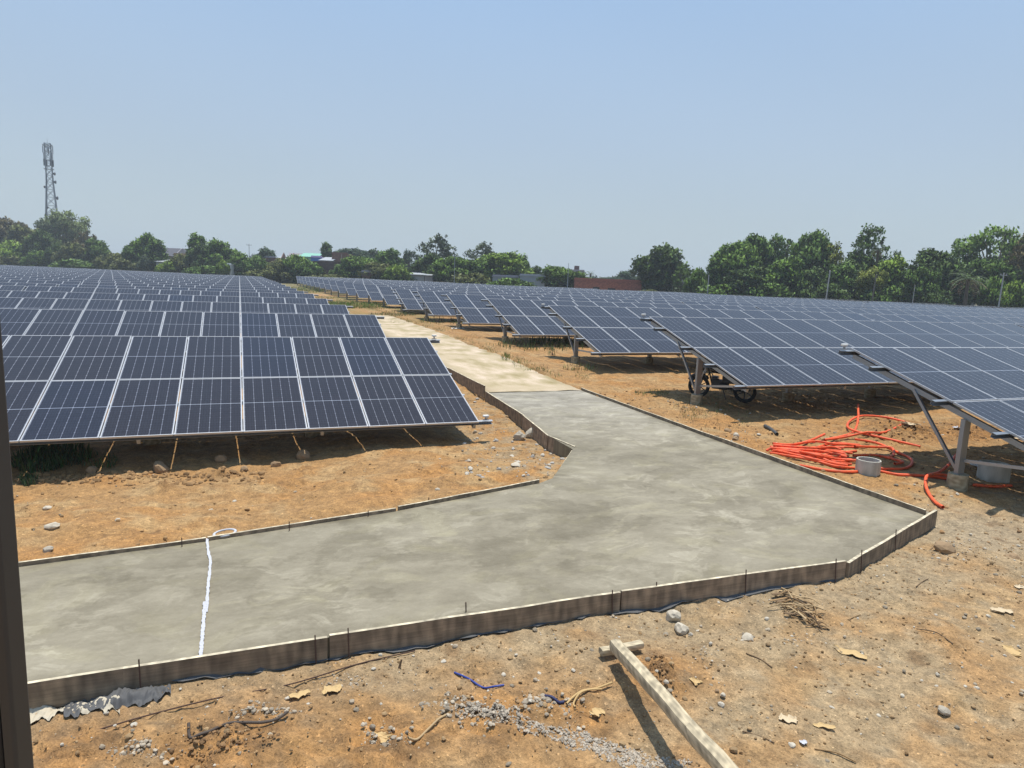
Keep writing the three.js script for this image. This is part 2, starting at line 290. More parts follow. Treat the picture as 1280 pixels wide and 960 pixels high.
// ---------------------------------------------------------------- solar tables
const PW = 1.134, PL = 2.278, PP = 1.154, GAPV = 0.02, TILT = 0.3015, NP = 14, TLEN = NP * PP + 0.12;
const ct = Math.cos(TILT), st = Math.sin(TILT), POST_W = 1.98, SLOPE_T = st / ct;
const panelGeo = (() => {
  const g = box(PW - 0.034, 0.006, PL - 0.034, 0, -0.007, 0), uv = g.attributes.uv, nrm = g.attributes.normal;
  for (let i = 0; i < uv.count; i++) if (nrm.getY(i) < 0.5) uv.setXY(i, 0.3 + 0.02 * uv.getX(i), 0.3);
  return g;
})();
const frameGeo = (() => { const b = 0.018, t = 0.035; return merge([box(b, t, PL, -PW / 2 + b / 2, -t / 2, 0), box(b, t, PL, PW / 2 - b / 2, -t / 2, 0), box(PW - 2 * b, t, b, 0, -t / 2, -PL / 2 + b / 2), box(PW - 2 * b, t, b, 0, -t / 2, PL / 2 - b / 2)]); })();
const purlinGeo = merge([box(TLEN + 0.5, 0.004, 0.07, TLEN / 2 - 0.06, 0, 0), box(TLEN + 0.5, 0.07, 0.004, TLEN / 2 - 0.06, -0.036, -0.033), box(TLEN + 0.5, 0.004, 0.07, TLEN / 2 - 0.06, -0.074, 0)]);
const purlinInner = merge([box(TLEN, 0.004, 0.07, TLEN / 2 - 0.07, 0, 0), box(TLEN, 0.07, 0.004, TLEN / 2 - 0.07, -0.036, -0.033), box(TLEN, 0.004, 0.07, TLEN / 2 - 0.07, -0.074, 0)]);
const cSection = (() => { const s = new THREE.Shape(); const w = 0.15, d = 0.075, t = 0.008; [[-w / 2, -d / 2], [w / 2, -d / 2], [w / 2, -d / 2 + t], [-w / 2 + t, -d / 2 + t], [-w / 2 + t, d / 2 - t], [w / 2, d / 2 - t], [w / 2, d / 2], [-w / 2, d / 2]].forEach((p, i) => i ? s.lineTo(...p) : s.moveTo(...p)); return new THREE.ExtrudeGeometry(s, { depth: 1, bevelEnabled: false }).rotateX(-Math.PI / 2); })();
const footGeo = new THREE.CylinderGeometry(0.155, 0.17, 0.6, 16).translate(0, -0.05, 0);
const postX = [0.09, 3.2, 6.35, 9.5, 12.65, 15.9];
const slopePt = (x, v, off = 0) => V(x, v * st + off * ct, -v * ct + off * st);            // table frame: front lower edge at the origin
const rafterGeo = merge([bar(slopePt(0, 0.05, -0.148), slopePt(0, 4.5, -0.148), 0.06, 0.09)]);
const PURLINS = [0.08, 1.3, 2.4, 3.75, 4.5];
const farPanels = (() => {
  const gs = [], fs = [];
  for (let i = 0; i < NP; i++) for (let k = 0; k < 2; k++) { const m = new THREE.Matrix4().makeRotationX(TILT).setPosition(slopePt(PP * i + PW / 2, PL / 2 + k * (PL + GAPV))); gs.push(panelGeo.clone().applyMatrix4(m)); fs.push(frameGeo.clone().applyMatrix4(m)); }
  return [merge(gs), merge(fs)];
})();
const ORD = ['first', 'second', 'third', 'fourth', 'fifth', 'sixth', 'seventh', 'eighth', 'ninth', 'tenth', 'eleventh', 'twelfth', 'thirteenth', 'fourteenth', 'fifteenth', 'sixteenth', 'seventeenth', 'eighteenth', 'nineteenth', 'twentieth', 'twenty-first', 'twenty-second', 'twenty-third', 'twenty-fourth', 'twenty-fifth', 'twenty-sixth', 'twenty-seventh', 'twenty-eighth', 'twenty-ninth', 'thirtieth', 'thirty-first', 'thirty-second'];
function table(x0, y0, d0, near, label, group, left, tiltAdd = 0, firstPost = true) {
  const gy = baseY(x0 + 8, d0 + 2);
  const t = thing('solar_table', label, 'solar table', [x0, gy, -d0], 0, group);
  const H = y0 - gy;
  const tilted = (o, x, v, off = 0) => { o.position.copy(slopePt(x, v, off)); o.position.y += H; o.rotation.x = TILT; return o; };
  if (near) {
    for (let i = 0; i < NP; i++) for (let k = 0; k < 2; k++) {
      const p = part('solar_panel', panelGeo, M.module[R() < .07 ? 3 : Math.floor(R() * 3)], t); tilted(p, PP * i + PW / 2, PL / 2 + k * (PL + GAPV), rr(-.003, .003));
      p.rotation.x += rr(-.0025, .0025); p.rotation.z = rr(-.002, .002);
      part('frame', frameGeo, M.alu, p);
    }
    for (const v of PURLINS) tilted(part('purlin', left && v > 1 && v < 4 ? purlinInner : purlinGeo, M.galv, t), 0, v, -0.036);
  } else {
    const p = part('panel_array', farPanels[0], M.module[1], t); p.position.y = H; p.userData.kind = 'stuff';
    const f = part('frame', farPanels[1], M.alu, p); f.userData.kind = 'stuff';
  }
  for (const px of near ? postX : [postX[0], postX[2], postX[5]]) {
    const x = left ? TLEN - 0.12 - px : px, g = baseY(x0 + x, d0 + POST_W) - gy;
    const top = H + POST_W * SLOPE_T - 0.2;
    const po = part('post', cSection, M.galv, t); po.position.set(x, g, -POST_W); po.scale.y = top - g;
    if (!near) continue;
    const fo = part('footing', footGeo, M.footing, t); fo.position.set(x, g, -POST_W);
    const ra = part('rafter', rafterGeo, M.galv, t); ra.position.set(x, H, 0);
    part('strut', bar(V(x - .03, g + 0.34, -POST_W - .04), slopePt(x - .03, 3.05, -.16).add(V(0, H, 0)), 0.05, 0.05), M.galv, t);
    part('strut', bar(V(x + .05, g + 0.48, -POST_W + .04), slopePt(x + .05, 0.3, -.17).add(V(0, H, 0)), 0.05, 0.05), M.galvLight, t);
  }
  return t;
}
const inView = (x0, d0) => {                                            // is any of this table inside the picture's angle and the field's bounds?
  const L = TLEN; let ok = false;
  for (const [x, d] of [[x0, d0], [x0 + L, d0], [x0 + L / 2, d0], [x0, d0 + 4.5], [x0 + L, d0 + 4.5]]) {
    const dep = d * Math.cos(YAW) + x * Math.sin(YAW), lat = x * Math.cos(YAW) - d * Math.sin(YAW);
    if (dep > 2 && Math.abs(lat) < dep * 0.80 + 1.5) ok = true;
  }
  const x = x0 + L / 2, dep = d0 * Math.cos(YAW) + x * Math.sin(YAW), lat = x * Math.cos(YAW) - d0 * Math.sin(YAW);
  return ok && dep < 131 - 0.48 * lat;
};
{
  const RB = [0.89, 1.04, 1.0, 1.01, 1.01, 0.95, 0.93];
  let rows = 0;
  for (let r = 0; r < 28; r++) {                                        // right of the road
    const d0 = r === 0 ? 5.52 : 12.67 + (r - 1) * 7.1, y = (RB[r] ?? 0.95);
    for (let c = 0; c < 9; c++) {
      const x0 = 11.1 + c * TLEN; if (!inView(x0, d0) && !(r < 2 && c < 1)) continue;
      const dist = Math.hypot(x0 + 4, d0), end = c === 0 ? ', at the row end beside the road' : '';
      table(x0, y + rr(-.03, .03) * (r > 1 ? 1 : 0) + (c ? rr(-.03, .03) : 0), d0, dist < 52, c === 0 ? `blue solar panel table ending the ${ORD[r]} row from the front right of the road` : `blue solar panel table, ${ORD[c]} from the road in the ${ORD[r]} row on the right`, 'solar tables in the rows right of the road', false);
    }
  }
  for (let r = 0; r < 30; r++) {                                        // left of the road
    const d0 = 13.21 + r * 7.585, y = r === 0 ? 0.34 : 0.47;
    for (let c = 0; c < 7; c++) {
      const x0 = 4.61 + 0.02 - (c + 1) * TLEN + 0.12; if (!inView(x0, d0)) continue;
      const dist = Math.hypot(x0 + 12, d0);
      table(x0, y + rr(-.03, .03) * (r > 1 ? 1 : 0), d0, dist < 52, c === 0 ? `blue solar panel table ending the ${ORD[r]} row from the front left of the road` : `blue solar panel table, ${ORD[c]} from the road in the ${ORD[r]} row on the left`, 'solar tables in the rows left of the road', true);
    }
  }
}
// small boxes clipped to the projecting purlin ends
function clampBox(p, label) {
  const t = thing('earthing_clamp', label, 'clamp', p.toArray(), 0, 'clamps on the purlin ends');
  part('bracket', [box(0.03, 0.06, 0.03, 0, 0.03, 0), box(0.12, 0.015, 0.05, 0, 0.0, 0)], M.galv, t);
  part('housing', rbox(0.12, 0.045, 0.08, 0.012, 0, 0.08, 0), M.pale, t);
}
clampBox(V(11.1 - 0.24, 0.89 + 4.5 * st + 0.0, -(5.52 + 4.5 * ct)), 'small white box on the upper bar end of the nearest right table');
clampBox(V(11.1 - 0.24, 1.04 + 4.5 * st + 0.0, -(12.67 + 4.5 * ct)), 'small white box on the upper bar end above the motorcycle');
clampBox(V(11.1 - 0.24, 1.0 + 4.5 * st + 0.0, -(19.77 + 4.5 * ct)), 'small white box on the upper bar of the third row right of the road');
clampBox(V(4.61 + 0.16, 0.34 + .02, -13.25), 'small white box on the lower bar end beside the front left table');
clampBox(V(4.61 + 0.16, 0.34 + 4.5 * st, -(13.21 + 4.5 * ct)), 'small white box on the upper bar end of the front left table');

// ---------------------------------------------------------------- formwork boards and their stakes
function board(a, b, y, h, label, k, th = 0.032, side = 1) {           // a, b: [x, d] at the slab edge; the board stands just outside
  const A = V(a[0], 0, -a[1]), B = V(b[0], 0, -b[1]), L = A.distanceTo(B), t = new THREE.Group();
  const n = B.clone().sub(A).normalize(), o = V(-n.z, 0, n.x).multiplyScalar(side * th / 2);
  const g = new THREE.BoxGeometry(L, h, th, Math.ceil(L / 0.4), 2, 1), p = g.attributes.position, uv = g.attributes.uv, nm = g.attributes.normal;
  for (let i = 0; i < p.count; i++) {
    uv.setXY(i, (p.getX(i) + L / 2) / 1.6 + k * .37, nm.getY(i) > .5 ? 0.945 + p.getZ(i) : p.getY(i) / 0.9 + 0.4);
    const s = p.getX(i) * 1.7 + k * 11; p.setXYZ(i, p.getX(i), p.getY(i) + (p.getY(i) > 0 ? 0.006 * n2(s, k) : 0), p.getZ(i) + 0.006 * n2b(s * .6, k));
  }
  g.computeVertexNormals();
  const m = solo('formwork_board', g, M.board[k % 3], label, 'formwork board', 'timber boards edging the slab');
  m.position.copy(A).add(B).multiplyScalar(0.5).add(o); m.position.y = y - h / 2; m.rotation.y = Math.atan2(-n.z, n.x);
  return m;
}
board([-8.9, 5.66], [0.64, 5.63], BOARD_Y, 0.23, 'long dark timber board along the near slab edge, leftmost', 0);
board([0.66, 5.635], [3.53, 5.62], BOARD_Y + .012, 0.235, 'dark timber board in the middle of the near slab edge', 1);
board([3.55, 5.625], [6.50, 5.53], BOARD_Y + .02, 0.24, 'brown timber board along the near slab edge, behind the grey rubble', 2);
board([6.52, 5.52], [9.46, 6.61], BOARD_Y, 0.245, 'timber board slanting back at the right corner of the slab', 0, .036);
board([9.10, 6.50], [9.08, 8.6], BOARD_Y + .06, 0.2, 'timber board on the right slab edge beside the orange conduit, nearest', 1, .03, 1);
board([9.08, 8.61], [9.10, 11.25], BOARD_Y + .065, 0.2, 'timber board on the right slab edge, second from the near corner', 2, .03, 1);
board([9.10, 11.27], [9.23, 17.5], BOARD_Y + .055, 0.2, 'timber board on the right slab edge, running back to the old road', 0, .03, 1);
board([-0.42, 8.2], [-9, 7.15], BOARD_Y + .03, 0.17, 'thin grey board at the left end of the yard edge of the slab', 1, .028, 1);
board([1.88, 8.635], [-0.40, 8.205], BOARD_Y + .03, 0.17, 'thin grey board on the yard edge beside the white ring', 2, .028, 1);
board([4.28, 9.32], [1.92, 8.655], BOARD_Y + .04, 0.17, 'thin grey board on the yard edge nearest the inner corner', 0, .028, 1);
board([5.92, 11.30], [5.80, 12.25], BOARD_Y, 0.34, 'tall dark board ending at the inner corner of the slab', 1, .034, -1);
board([5.80, 12.27], [6.10, 14.36], BOARD_Y, 0.34, 'tall dark board on the left slab edge, second from the inner corner', 2, .034, -1);
board([6.10, 14.38], [6.33, 17.6], BOARD_Y + .01, 0.33, 'tall dark board on the left slab edge where the old road meets', 0, .034, -1);
board([6.30, 17.62], [6.36, 22.6], BOARD_Y + .16, 0.36, 'dark board along the left edge of the old dusty road', 1, .034, -1);
board([5.74, 11.12], [4.62, 9.55], BOARD_Y - .02, 0.13, 'short grey board across the inner corner of the slab', 2, .026, -1);
const stakes = [[175, 830, 22], [393, 796, 12], [434, 790, 20], [580, 760, 26], [762, 741, 14], [817, 731, 14], [928, 718, 20], [1040, 704, 18], [1072, 694, 20], [1115, 668, 18]];
stakes.forEach(([px, py, up], i) => {
  const p = onPlane(px, py, BOARD_Y); p.z += 0.055; const L = up * p.distanceTo(camera.position) / F;
  solo('rebar_stake', cylAB(V(p.x + .01, -0.12, p.z + .02), V(p.x, BOARD_Y + Math.min(.10, L * .35 + .01), p.z - .005), 0.006, 0.006, 6), M.rust, ['thin rusty stake against the near board, leftmost of ten', 'thin rusty stake just left of the first board joint', 'thin rusty stake just right of the first board joint', 'tall rusty stake against the middle near board', 'thin rusty stake just left of the second board joint', 'thin rusty stake just right of the second board joint', 'rusty stake in the middle of the brown near board', 'rusty stake left of the bend in the near boards', 'rusty stake right of the bend in the near boards', 'rusty stake in the middle of the slanting corner board'][i], 'stake', 'rebar stakes pinning the near boards');
});
[[227, 684, 12], [362, 664, 14], [461, 646, 8], [537, 628, 6]].forEach(([px, py, up], i) => {
  const p = onPlane(px, py, BOARD_Y); p.z -= 0.05;
  solo('rebar_stake', cylAB(V(p.x, -0.1, p.z), V(p.x, BOARD_Y + .02 + up * 0.006, p.z), 0.006, 0.006, 6), M.rust, ['rusty stake behind the yard edge board, left of the white ring', 'rusty stake behind the yard edge board, right of the white ring', 'short rusty stake behind the yard edge board near its middle', 'short rusty stake behind the yard edge board, rightmost'][i], 'stake', 'rebar stakes behind the yard edge');
});

// ---------------------------------------------------------------- things lying on the slab
{
  const pts = [[259, 673], [260, 688], [263, 702], [262, 716], [260, 735], [259, 752], [258, 765]].map(([a, b]) => onPlane(a, b, SLAB_Y + .006));
  const crease = (P) => new THREE.CatmullRomCurve3(P).getPoints(34).map((p, i) => p.add(V(.002 * Math.sin(i * 2.1) + .0015 * Math.sin(i * 5.3), .002 * (i % 2), 0)));
  const ribbon = (Q, w, lift) => { const P = crease(Q); const g = []; for (let i = 0; i + 1 < P.length; i++) g.push(bar(P[i].clone().add(V(0, lift * (i % 2), 0)), P[i + 1].clone().add(V(0, lift * ((i + 1) % 2), 0)), w * (0.8 + .3 * ((i * 7) % 5) / 4), 0.006)); return g; };
  solo('joint_strip', ribbon(pts, 0.028, 0.012), M.white, 'crumpled white strip across the slab, its far half', 'strip');
  solo('joint_strip', ribbon([[256, 752], [255, 770], [253, 795], [251, 819]].map(([a, b]) => onPlane(a, b, SLAB_Y + .008)), 0.03, 0.006), M.white, 'straight white strip across the slab, its near half', 'strip');
  const p = onPlane(281, 666, BOARD_Y + 0.02), ring = new THREE.TorusGeometry(0.115, 0.016, 7, 26).rotateX(-Math.PI / 2).scale(1.05, .7, .75);
  const m = solo('plastic_ring', ring, M.white, 'pale oval ring resting on the yard edge board', 'ring'); m.position.copy(p); m.rotation.set(0.05, .3, 0.03);
}

// ---------------------------------------------------------------- stones, rubble, gravel
function rockGeo(seed, det = 2) {
  const g = new THREE.IcosahedronGeometry(1, det), p = g.attributes.position, v = V(0, 0, 0), r = rng(seed), ox = r() * 50;
  const cuts = Array.from({ length: 7 }, () => [V(r() - .5, r() - .5, r() - .5).normalize(), 0.6 + .3 * r()]);
  for (let i = 0; i < p.count; i++) {
    v.fromBufferAttribute(p, i).normalize(); let k = 1 + 0.16 * n3(v.x * 1.6 + ox, v.y * 1.6, v.z * 1.6) + 0.07 * n3(v.x * 4 + ox, v.y * 4, v.z * 4);
    for (const [n, c] of cuts) { const e = v.dot(n); if (e * k > c) k = c / e; }
    p.setXYZ(i, v.x * k, v.y * k, v.z * k);
  }
  g.computeVertexNormals(); return g;
}
const rocks = [1, 2, 3, 4, 5, 6].map((s) => rockGeo(s)), rocksLow = [21, 22, 23, 24].map((s) => rockGeo(s, 1));
function rock(px, py, wpx, mat, label, cat = 'stone', flat = 0.7, name = 'stone', group) {
  const p = onGround(px, py), s = wpx * p.distanceTo(camera.position) / F / 2;
  const m = solo(name, rocks[Math.floor(R() * 6)], mat, label, cat, group); m.position.copy(p); m.position.y += s * flat * 0.45; m.scale.set(s * rr(.9, 1.1), s * flat, s * rr(.75, .95)); m.rotation.y = R() * 6; return m;
}
rock(841, 775, 20, M.stone[0], 'upper lump of the pale concrete pair below the brown near board', 'rubble', .8, 'rubble_lump');
rock(852, 786, 20, M.stone[0], 'lower lump of the pale concrete pair below the brown near board', 'rubble', .75, 'rubble_lump');
rock(935, 796, 14, M.stone[0], 'lone pale concrete lump left of the twig pile', 'rubble', .8, 'rubble_lump');
rock(649, 549, 17, M.stone[1], 'grey rubble lump left of its taller mate by the tall board', 'rubble', .7, 'rubble_lump');
rock(663, 546, 15, M.stone[0], 'pale pointed rubble lump beside the tall dark board', 'rubble', 1.1, 'rubble_lump');
rock(640, 572, 7, M.stone[0], 'small pale stone below the two rubble lumps', 'stone');
rock(586, 578, 7, M.stone[0], 'small pale stone in the yard beside a thin stick', 'stone');
rock(547, 611, 7, M.stone[0], 'lone pale stone in the middle of the yard', 'stone');
rock(645, 583, 16, M.stone[0], 'flat pale stone near the inner slab corner', 'stone', .35);
rock(64, 660, 16, M.stone[0], 'pale flat stone at the left of the yard', 'stone', .5);
rock(60, 689, 11, M.stone[1], 'dark square stone beside the yard edge board at the far left', 'stone', .6);
rock(60, 638, 9, M.stone[0], 'small pale stone at the left above the flat stone', 'stone', .5);
rock(147, 651, 6, M.stone[0], 'small pale stone alone in the left yard', 'stone');
rock(919, 550, 10, M.stone[2], 'brown stone beside the right slab edge', 'stone', .6);
rock(920, 548, 8, M.stone[0], 'grey stone touching the brown one by the right slab edge', 'stone', .8);
rock(910, 538, 9, M.stone[2], 'brown clod behind the right slab edge stones', 'clod', .5, 'clod');
rock(1180, 891, 13, M.stone[1], 'dark stone alone at the right foreground', 'stone', .6);
rock(903, 872, 7, M.stone[0], 'pale small stone right of the long beam', 'stone', .9);
rock(896, 866, 6, M.stone[2], 'brown pebble touching the pale stone right of the beam', 'stone', .7);
rock(1180, 692, 22, M.stone[2], 'brown clod at the shadow edge below the nearest right post', 'clod', .6, 'clod');
rock(1266, 700, 14, M.stone[2], 'brown clod at the right edge of the picture', 'clod', .6, 'clod');
[[200, 587, 20], [276, 578, 16], [380, 572, 18], [345, 583, 12], [115, 590, 14], [305, 590, 10]].forEach(([x, y, w], i) => rock(x, y, w, M.stone[2], ['earth clod under the front left table, far left of the row of lumps', 'round earth clod under the front left table, second lump', 'round earth clod under the front left table, rightmost big lump', 'small earth clod between the two round lumps', 'earth clod at the left end of the front left shadow', 'low earth clod below the two round lumps'][i], 'clod', .8, 'clod'));

function scatter(name, list, mats, geos, label) {                      // [x, y, z, size, flatness]
  geos.forEach((g, gi) => {
    const mine = list.filter((_, i) => i % geos.length === gi); if (!mine.length) return;
    const im = new THREE.InstancedMesh(g, mats, mine.length), o = new THREE.Object3D(); im.name = numbered(name); im.userData = { kind: 'stuff', label }; im.castShadow = im.receiveShadow = true;
    mine.forEach(([x, y, z, s, f, c], i) => { o.position.set(x, y, z); o.scale.set(s * rr(.7, 1.2), s * f, s * rr(.7, 1.2)); o.rotation.set(rr(-.3, .3), R() * 6.28, rr(-.3, .3)); o.updateMatrix(); im.setMatrixAt(i, o.matrix); im.setColorAt(i, c); });
    scene.add(im);
  });
}
{
  const white = std(lin(1, 1, 1), 0.95), peb = [], free = (x, d) => !inPoly(SLAB, x, d) && edgeDist(SLAB, x, d) > 0.06 && !(d > 17 && x > roadL() - .1 && x < roadR(d) + .1);
  const stoneCol = () => { const t = R(); return t < .45 ? lin(.36, .24, .12).multiplyScalar(rr(.6, 1.1)) : t < .8 ? lin(.40, .33, .235).multiplyScalar(rr(.5, 1.15)) : lin(.5, .45, .36); };
  const add = (x, d, s, f, c) => free(x, d) && peb.push([x, groundY(x, d) + s * f * .3, -d, s, f, c]);
  for (let i = 0; i < 5200; i++) {                                      // general litter, denser close by and in drifts
    const d = 2.6 + 3.2 * Math.pow(R(), .8), x = rr(-5, 11); const k = sm(-.3, .6, fbm(x * 1.2 + 8, d * 1.2, 3)); if (R() > .25 + k) continue;
    add(x, d, 0.006 + 0.022 * Math.pow(R(), 3), rr(.5, .9), stoneCol());
  }
  for (let i = 0; i < 1500; i++) add(rr(9.2, 16), rr(5, 17), 0.01 + 0.035 * Math.pow(R(), 3), rr(.5, .9), R() < .7 ? lin(.34, .2, .09).multiplyScalar(rr(.6, 1.1)) : stoneCol());
  for (let i = 0; i < 700; i++) add(rr(-6, 6), rr(8.3, 13), 0.008 + 0.03 * Math.pow(R(), 4), rr(.5, .9), R() < .75 ? lin(.38, .23, .1).multiplyScalar(rr(.6, 1.1)) : stoneCol());
  for (let i = 0; i < 500; i++) { const p = onGround(rr(580, 720), rr(470, 600)); add(p.x, -p.z, 0.012 + 0.05 * Math.pow(R(), 3), rr(.5, .9), R() < .5 ? lin(.4, .37, .32) : stoneCol()); }
  // line of crumbled earth where the yard drops to the front left table
  for (let i = 0; i < 420; i++) { const p = onGround(rr(20, 330), 0); const q = onGround(rr(20, 330), rr(590, 606)); add(q.x, -q.z, 0.015 + .05 * Math.pow(R(), 2.5), .7, lin(.34, .2, .085).multiplyScalar(rr(.6, 1.1))); }
  for (let i = 0; i < 14000; i++) {                                     // crumbs of the earth itself
    const d = 2.6 + 3.4 * Math.pow(R(), .8), x = rr(-5, 11.5), k = sm(-.35, .5, fbm(x * .9 + 70, d * .9, 4)); if (R() > .15 + k) continue;
    add(x, d, 0.003 + 0.014 * Math.pow(R(), 4), rr(.6, 1), lin(.34, .21, .095).multiplyScalar(rr(.55, 1.25)));
  }
  // rubble drifts in the foreground (photo positions): [px, py, spreadx, spready, n, size, tone]
  for (const [px, py, sx, sy, n, s, t] of [[565, 885, 45, 18, 150, .022, 1], [690, 880, 50, 20, 170, .024, 1], [330, 895, 60, 16, 170, .018, 1], [270, 930, 90, 24, 240, .02, 2], [480, 925, 40, 20, 170, .02, 1], [610, 905, 60, 24, 170, .018, 1], [180, 940, 60, 15, 120, .02, 1], [880, 830, 30, 30, 120, .012, 0], [1010, 790, 40, 30, 130, .012, 0], [430, 850, 60, 15, 120, .012, 1], [1190, 690, 50, 22, 160, .018, 1], [820, 850, 25, 16, 160, .018, 2], [1120, 545, 60, 12, 240, .04, 2], [1210, 545, 50, 12, 160, .035, 2], [930, 545, 30, 12, 60, .025, 0]])
    for (let i = 0; i < n; i++) { const a = R() * 6.28, q = Math.sqrt(-Math.log(1 - .9 * R())) * .6, p = onGround(px + Math.cos(a) * q * sx, py + Math.sin(a) * q * sy); add(p.x, -p.z, s * (.22 + 0.95 * Math.pow(R(), 3)), rr(.5, .9), t === 2 ? lin(.26, .15, .065).multiplyScalar(rr(.6, 1.2)) : t === 1 ? lin(.43, .36, .265).multiplyScalar(rr(.5, 1.2)) : stoneCol()); }
  // spilled grey aggregate running to the bottom of the picture
  for (let i = 0; i < 3600; i++) { const t = R(), px = 575 + 270 * t, py = 893 + 72 * Math.pow(t, 1.2), p = onGround(px + rr(-14, 14) + 12 * n2(t * 6, 1), py + rr(-9, 9) * (.6 + t)); add(p.x, -p.z, 0.004 + 0.009 * Math.pow(R(), 2), .7, lin(.42, .36, .28).multiplyScalar(rr(.6, 1.15))); }
  scatter('pebbles', peb, white, rocksLow, 'pebbles, crumbs of earth and grey chippings strewn over the bare ground');
}

// ---------------------------------------------------------------- timber beam on its cross piece
{
  const gb = (a, b, w, h) => {                                           // sawn timber: rounded arrises, a slight bow and twist
    const L = a.distanceTo(b), g = new THREE.BoxGeometry(w, h, L, 3, 3, 24), p = g.attributes.position, uv = g.attributes.uv, c = 0.86;
    for (let i = 0; i < p.count; i++) { const x = p.getX(i) / w * 2, y = p.getY(i) / h * 2, z = p.getZ(i), k = Math.abs(x) > .9 && Math.abs(y) > .9 ? c : 1; p.setXYZ(i, x * k * w / 2 + .006 * n2(z * 1.3, 4) + .002 * n2(z * 9, y), y * k * h / 2 + .006 * n2(z * 1.1, 9) + .002 * n2(z * 11, x), z); uv.setXY(i, (z + L) / 1.4 + (x + y) * .03, x * .28 + y * .21 + .5); }
    g.computeVertexNormals(); const d = b.clone().sub(a).normalize(), u = new THREE.Vector3().crossVectors(V(0, 1, 0), d).normalize();
    return g.applyMatrix4(new THREE.Matrix4().makeBasis(u, new THREE.Vector3().crossVectors(d, u), d).setPosition(a.clone().add(b).multiplyScalar(.5)));
  };
  const c0 = onGround(750, 829, 0.035), c1 = onGround(801, 819, 0.035); c0.y = c1.y = Math.max(c0.y, c1.y);
  solo('timber_offcut', gb(c0, c1, 0.08, 0.06), M.beam, 'short timber offcut propping up the far end of the long beam', 'timber');
  const a = onPlane(769, 806, c0.y + 0.09), b = onPlane(908, 962, 0.40), e = b.clone().add(b.clone().sub(a).multiplyScalar(0.5));
  solo('timber_beam', gb(a, e, 0.105, 0.10), M.beam, 'long squared timber beam slanting out of the bottom of the picture', 'timber beam');
}

// ---------------------------------------------------------------- sticks, bark, cords
const gpath = (pts, lift) => pts.map(([x, y]) => onGround(x, y, lift));
solo('blue_wire', tube(gpath([[568, 839], [585, 847], [605, 858], [618, 861], [630, 860]], 0.012), 0.009, 30, 6), M.blue, 'short blue cable lying below the near boards', 'cable');
solo('navy_strap', tube(gpath([[681, 872], [690, 875], [699, 878], [705, 877]], 0.02), 0.014, 16, 6).scale(1, 1, 1), M.navy, 'dark blue strap among the rubble left of the long beam', 'strap');
{
  const t = thing('rope', 'frayed tan rope curved over rubble left of the beam', 'rope', [0, 0, 0]);
  part('strand', tube(gpath([[765, 858], [745, 861], [728, 865], [716, 873], [708, 882]], 0.03), 0.009, 24, 6), M.rope, t);
  part('strand', tube(gpath([[752, 862], [735, 864], [724, 870], [717, 878], [719, 885]], 0.022), 0.008, 24, 6), M.rope, t);
}
solo('dry_root', tube(gpath([[236, 911], [238, 920], [250, 920], [262, 914], [285, 908], [310, 911], [330, 914], [348, 906], [360, 901]], 0.015), 0.011, 40, 6), M.root, 'dark crooked root lying above the hollow at bottom left', 'root');
solo('thin_rod', tube(gpath([[88, 922], [180, 898], [270, 877], [360, 856], [450, 832], [519, 814]], 0.012), 0.006, 40, 5), M.rust, 'long thin rusty rod lying parallel to the near boards', 'rod');
solo('peg', cylAB(onGround(499, 834), onGround(499, 834).add(V(.02, .08, 0)), .012, .008), M.twig[1], 'short dark peg standing at the end of the thin rod', 'peg');
solo('dry_stick', tube(gpath([[510, 930], [520, 926], [535, 915], [548, 906], [557, 898]], 0.014), 0.009, 20, 6), M.twig[2], 'pale bent stick in the rubble at bottom centre', 'stick');
[[[1176, 672], [1162, 690], 'stick leaning near the slanting corner board', 0], [[1160, 726], [1145, 734], 'short dark stick right of the bend in the boards', 1], [[932, 820], [965, 835], 'thin dark stick below the lone concrete lump', 1], [[1018, 936], [1070, 953], 'thin brown stick at the bottom right', 0], [[1060, 775], [1076, 768], 'twisted stick right of the twig pile', 0], [[928, 914], [968, 928], 'brown twig right of the beam at the bottom', 1], [[572, 577], [592, 577], 'thin stick beside the small pale yard stone', 1], [[1145, 790], [1190, 812], 'dark stick in the right foreground', 1], [[1020, 745], [1060, 745], 'x', 0]].forEach(([a, b, label, k], i) => { if (label === 'x') return; const mid = [(a[0] + b[0]) / 2 + 2, (a[1] + b[1]) / 2 - 2]; solo('dry_stick', tube(gpath([a, mid, b], 0.012), 0.006, 10, 5), M.twig[k], label, 'stick'); });
{
  const t = thing('twig_pile', 'pile of dry brown twigs and bark below the boards at right', 'twig pile', [0, 0, 0]), r = rng(77);
  for (let i = 0; i < 46; i++) {
    const cx = rr(975, 1030, r), cy = 752 + (cx - 975) * .45 + rr(-12, 14, r), a = rr(-.3, 1.1, r), L = rr(8, 30, r), lift = .01 + .05 * r();
    const p0 = onGround(cx - Math.cos(a) * L * .6, cy - Math.sin(a) * L * .35, lift), p1 = onGround(cx + Math.cos(a) * L * .6, cy + Math.sin(a) * L * .35, .01 + .04 * r()), m = p0.clone().add(p1).multiplyScalar(.5).add(V(rr(-.03, .03, r), rr(0, .04, r), 0));
    part('twig', r() < .25 ? bar(p0, p1, rr(.02, .04, r), .006) : tube([p0, m, p1], rr(.003, .009, r), 8, 5), M.twig[Math.floor(r() * 3)], t);
  }
}
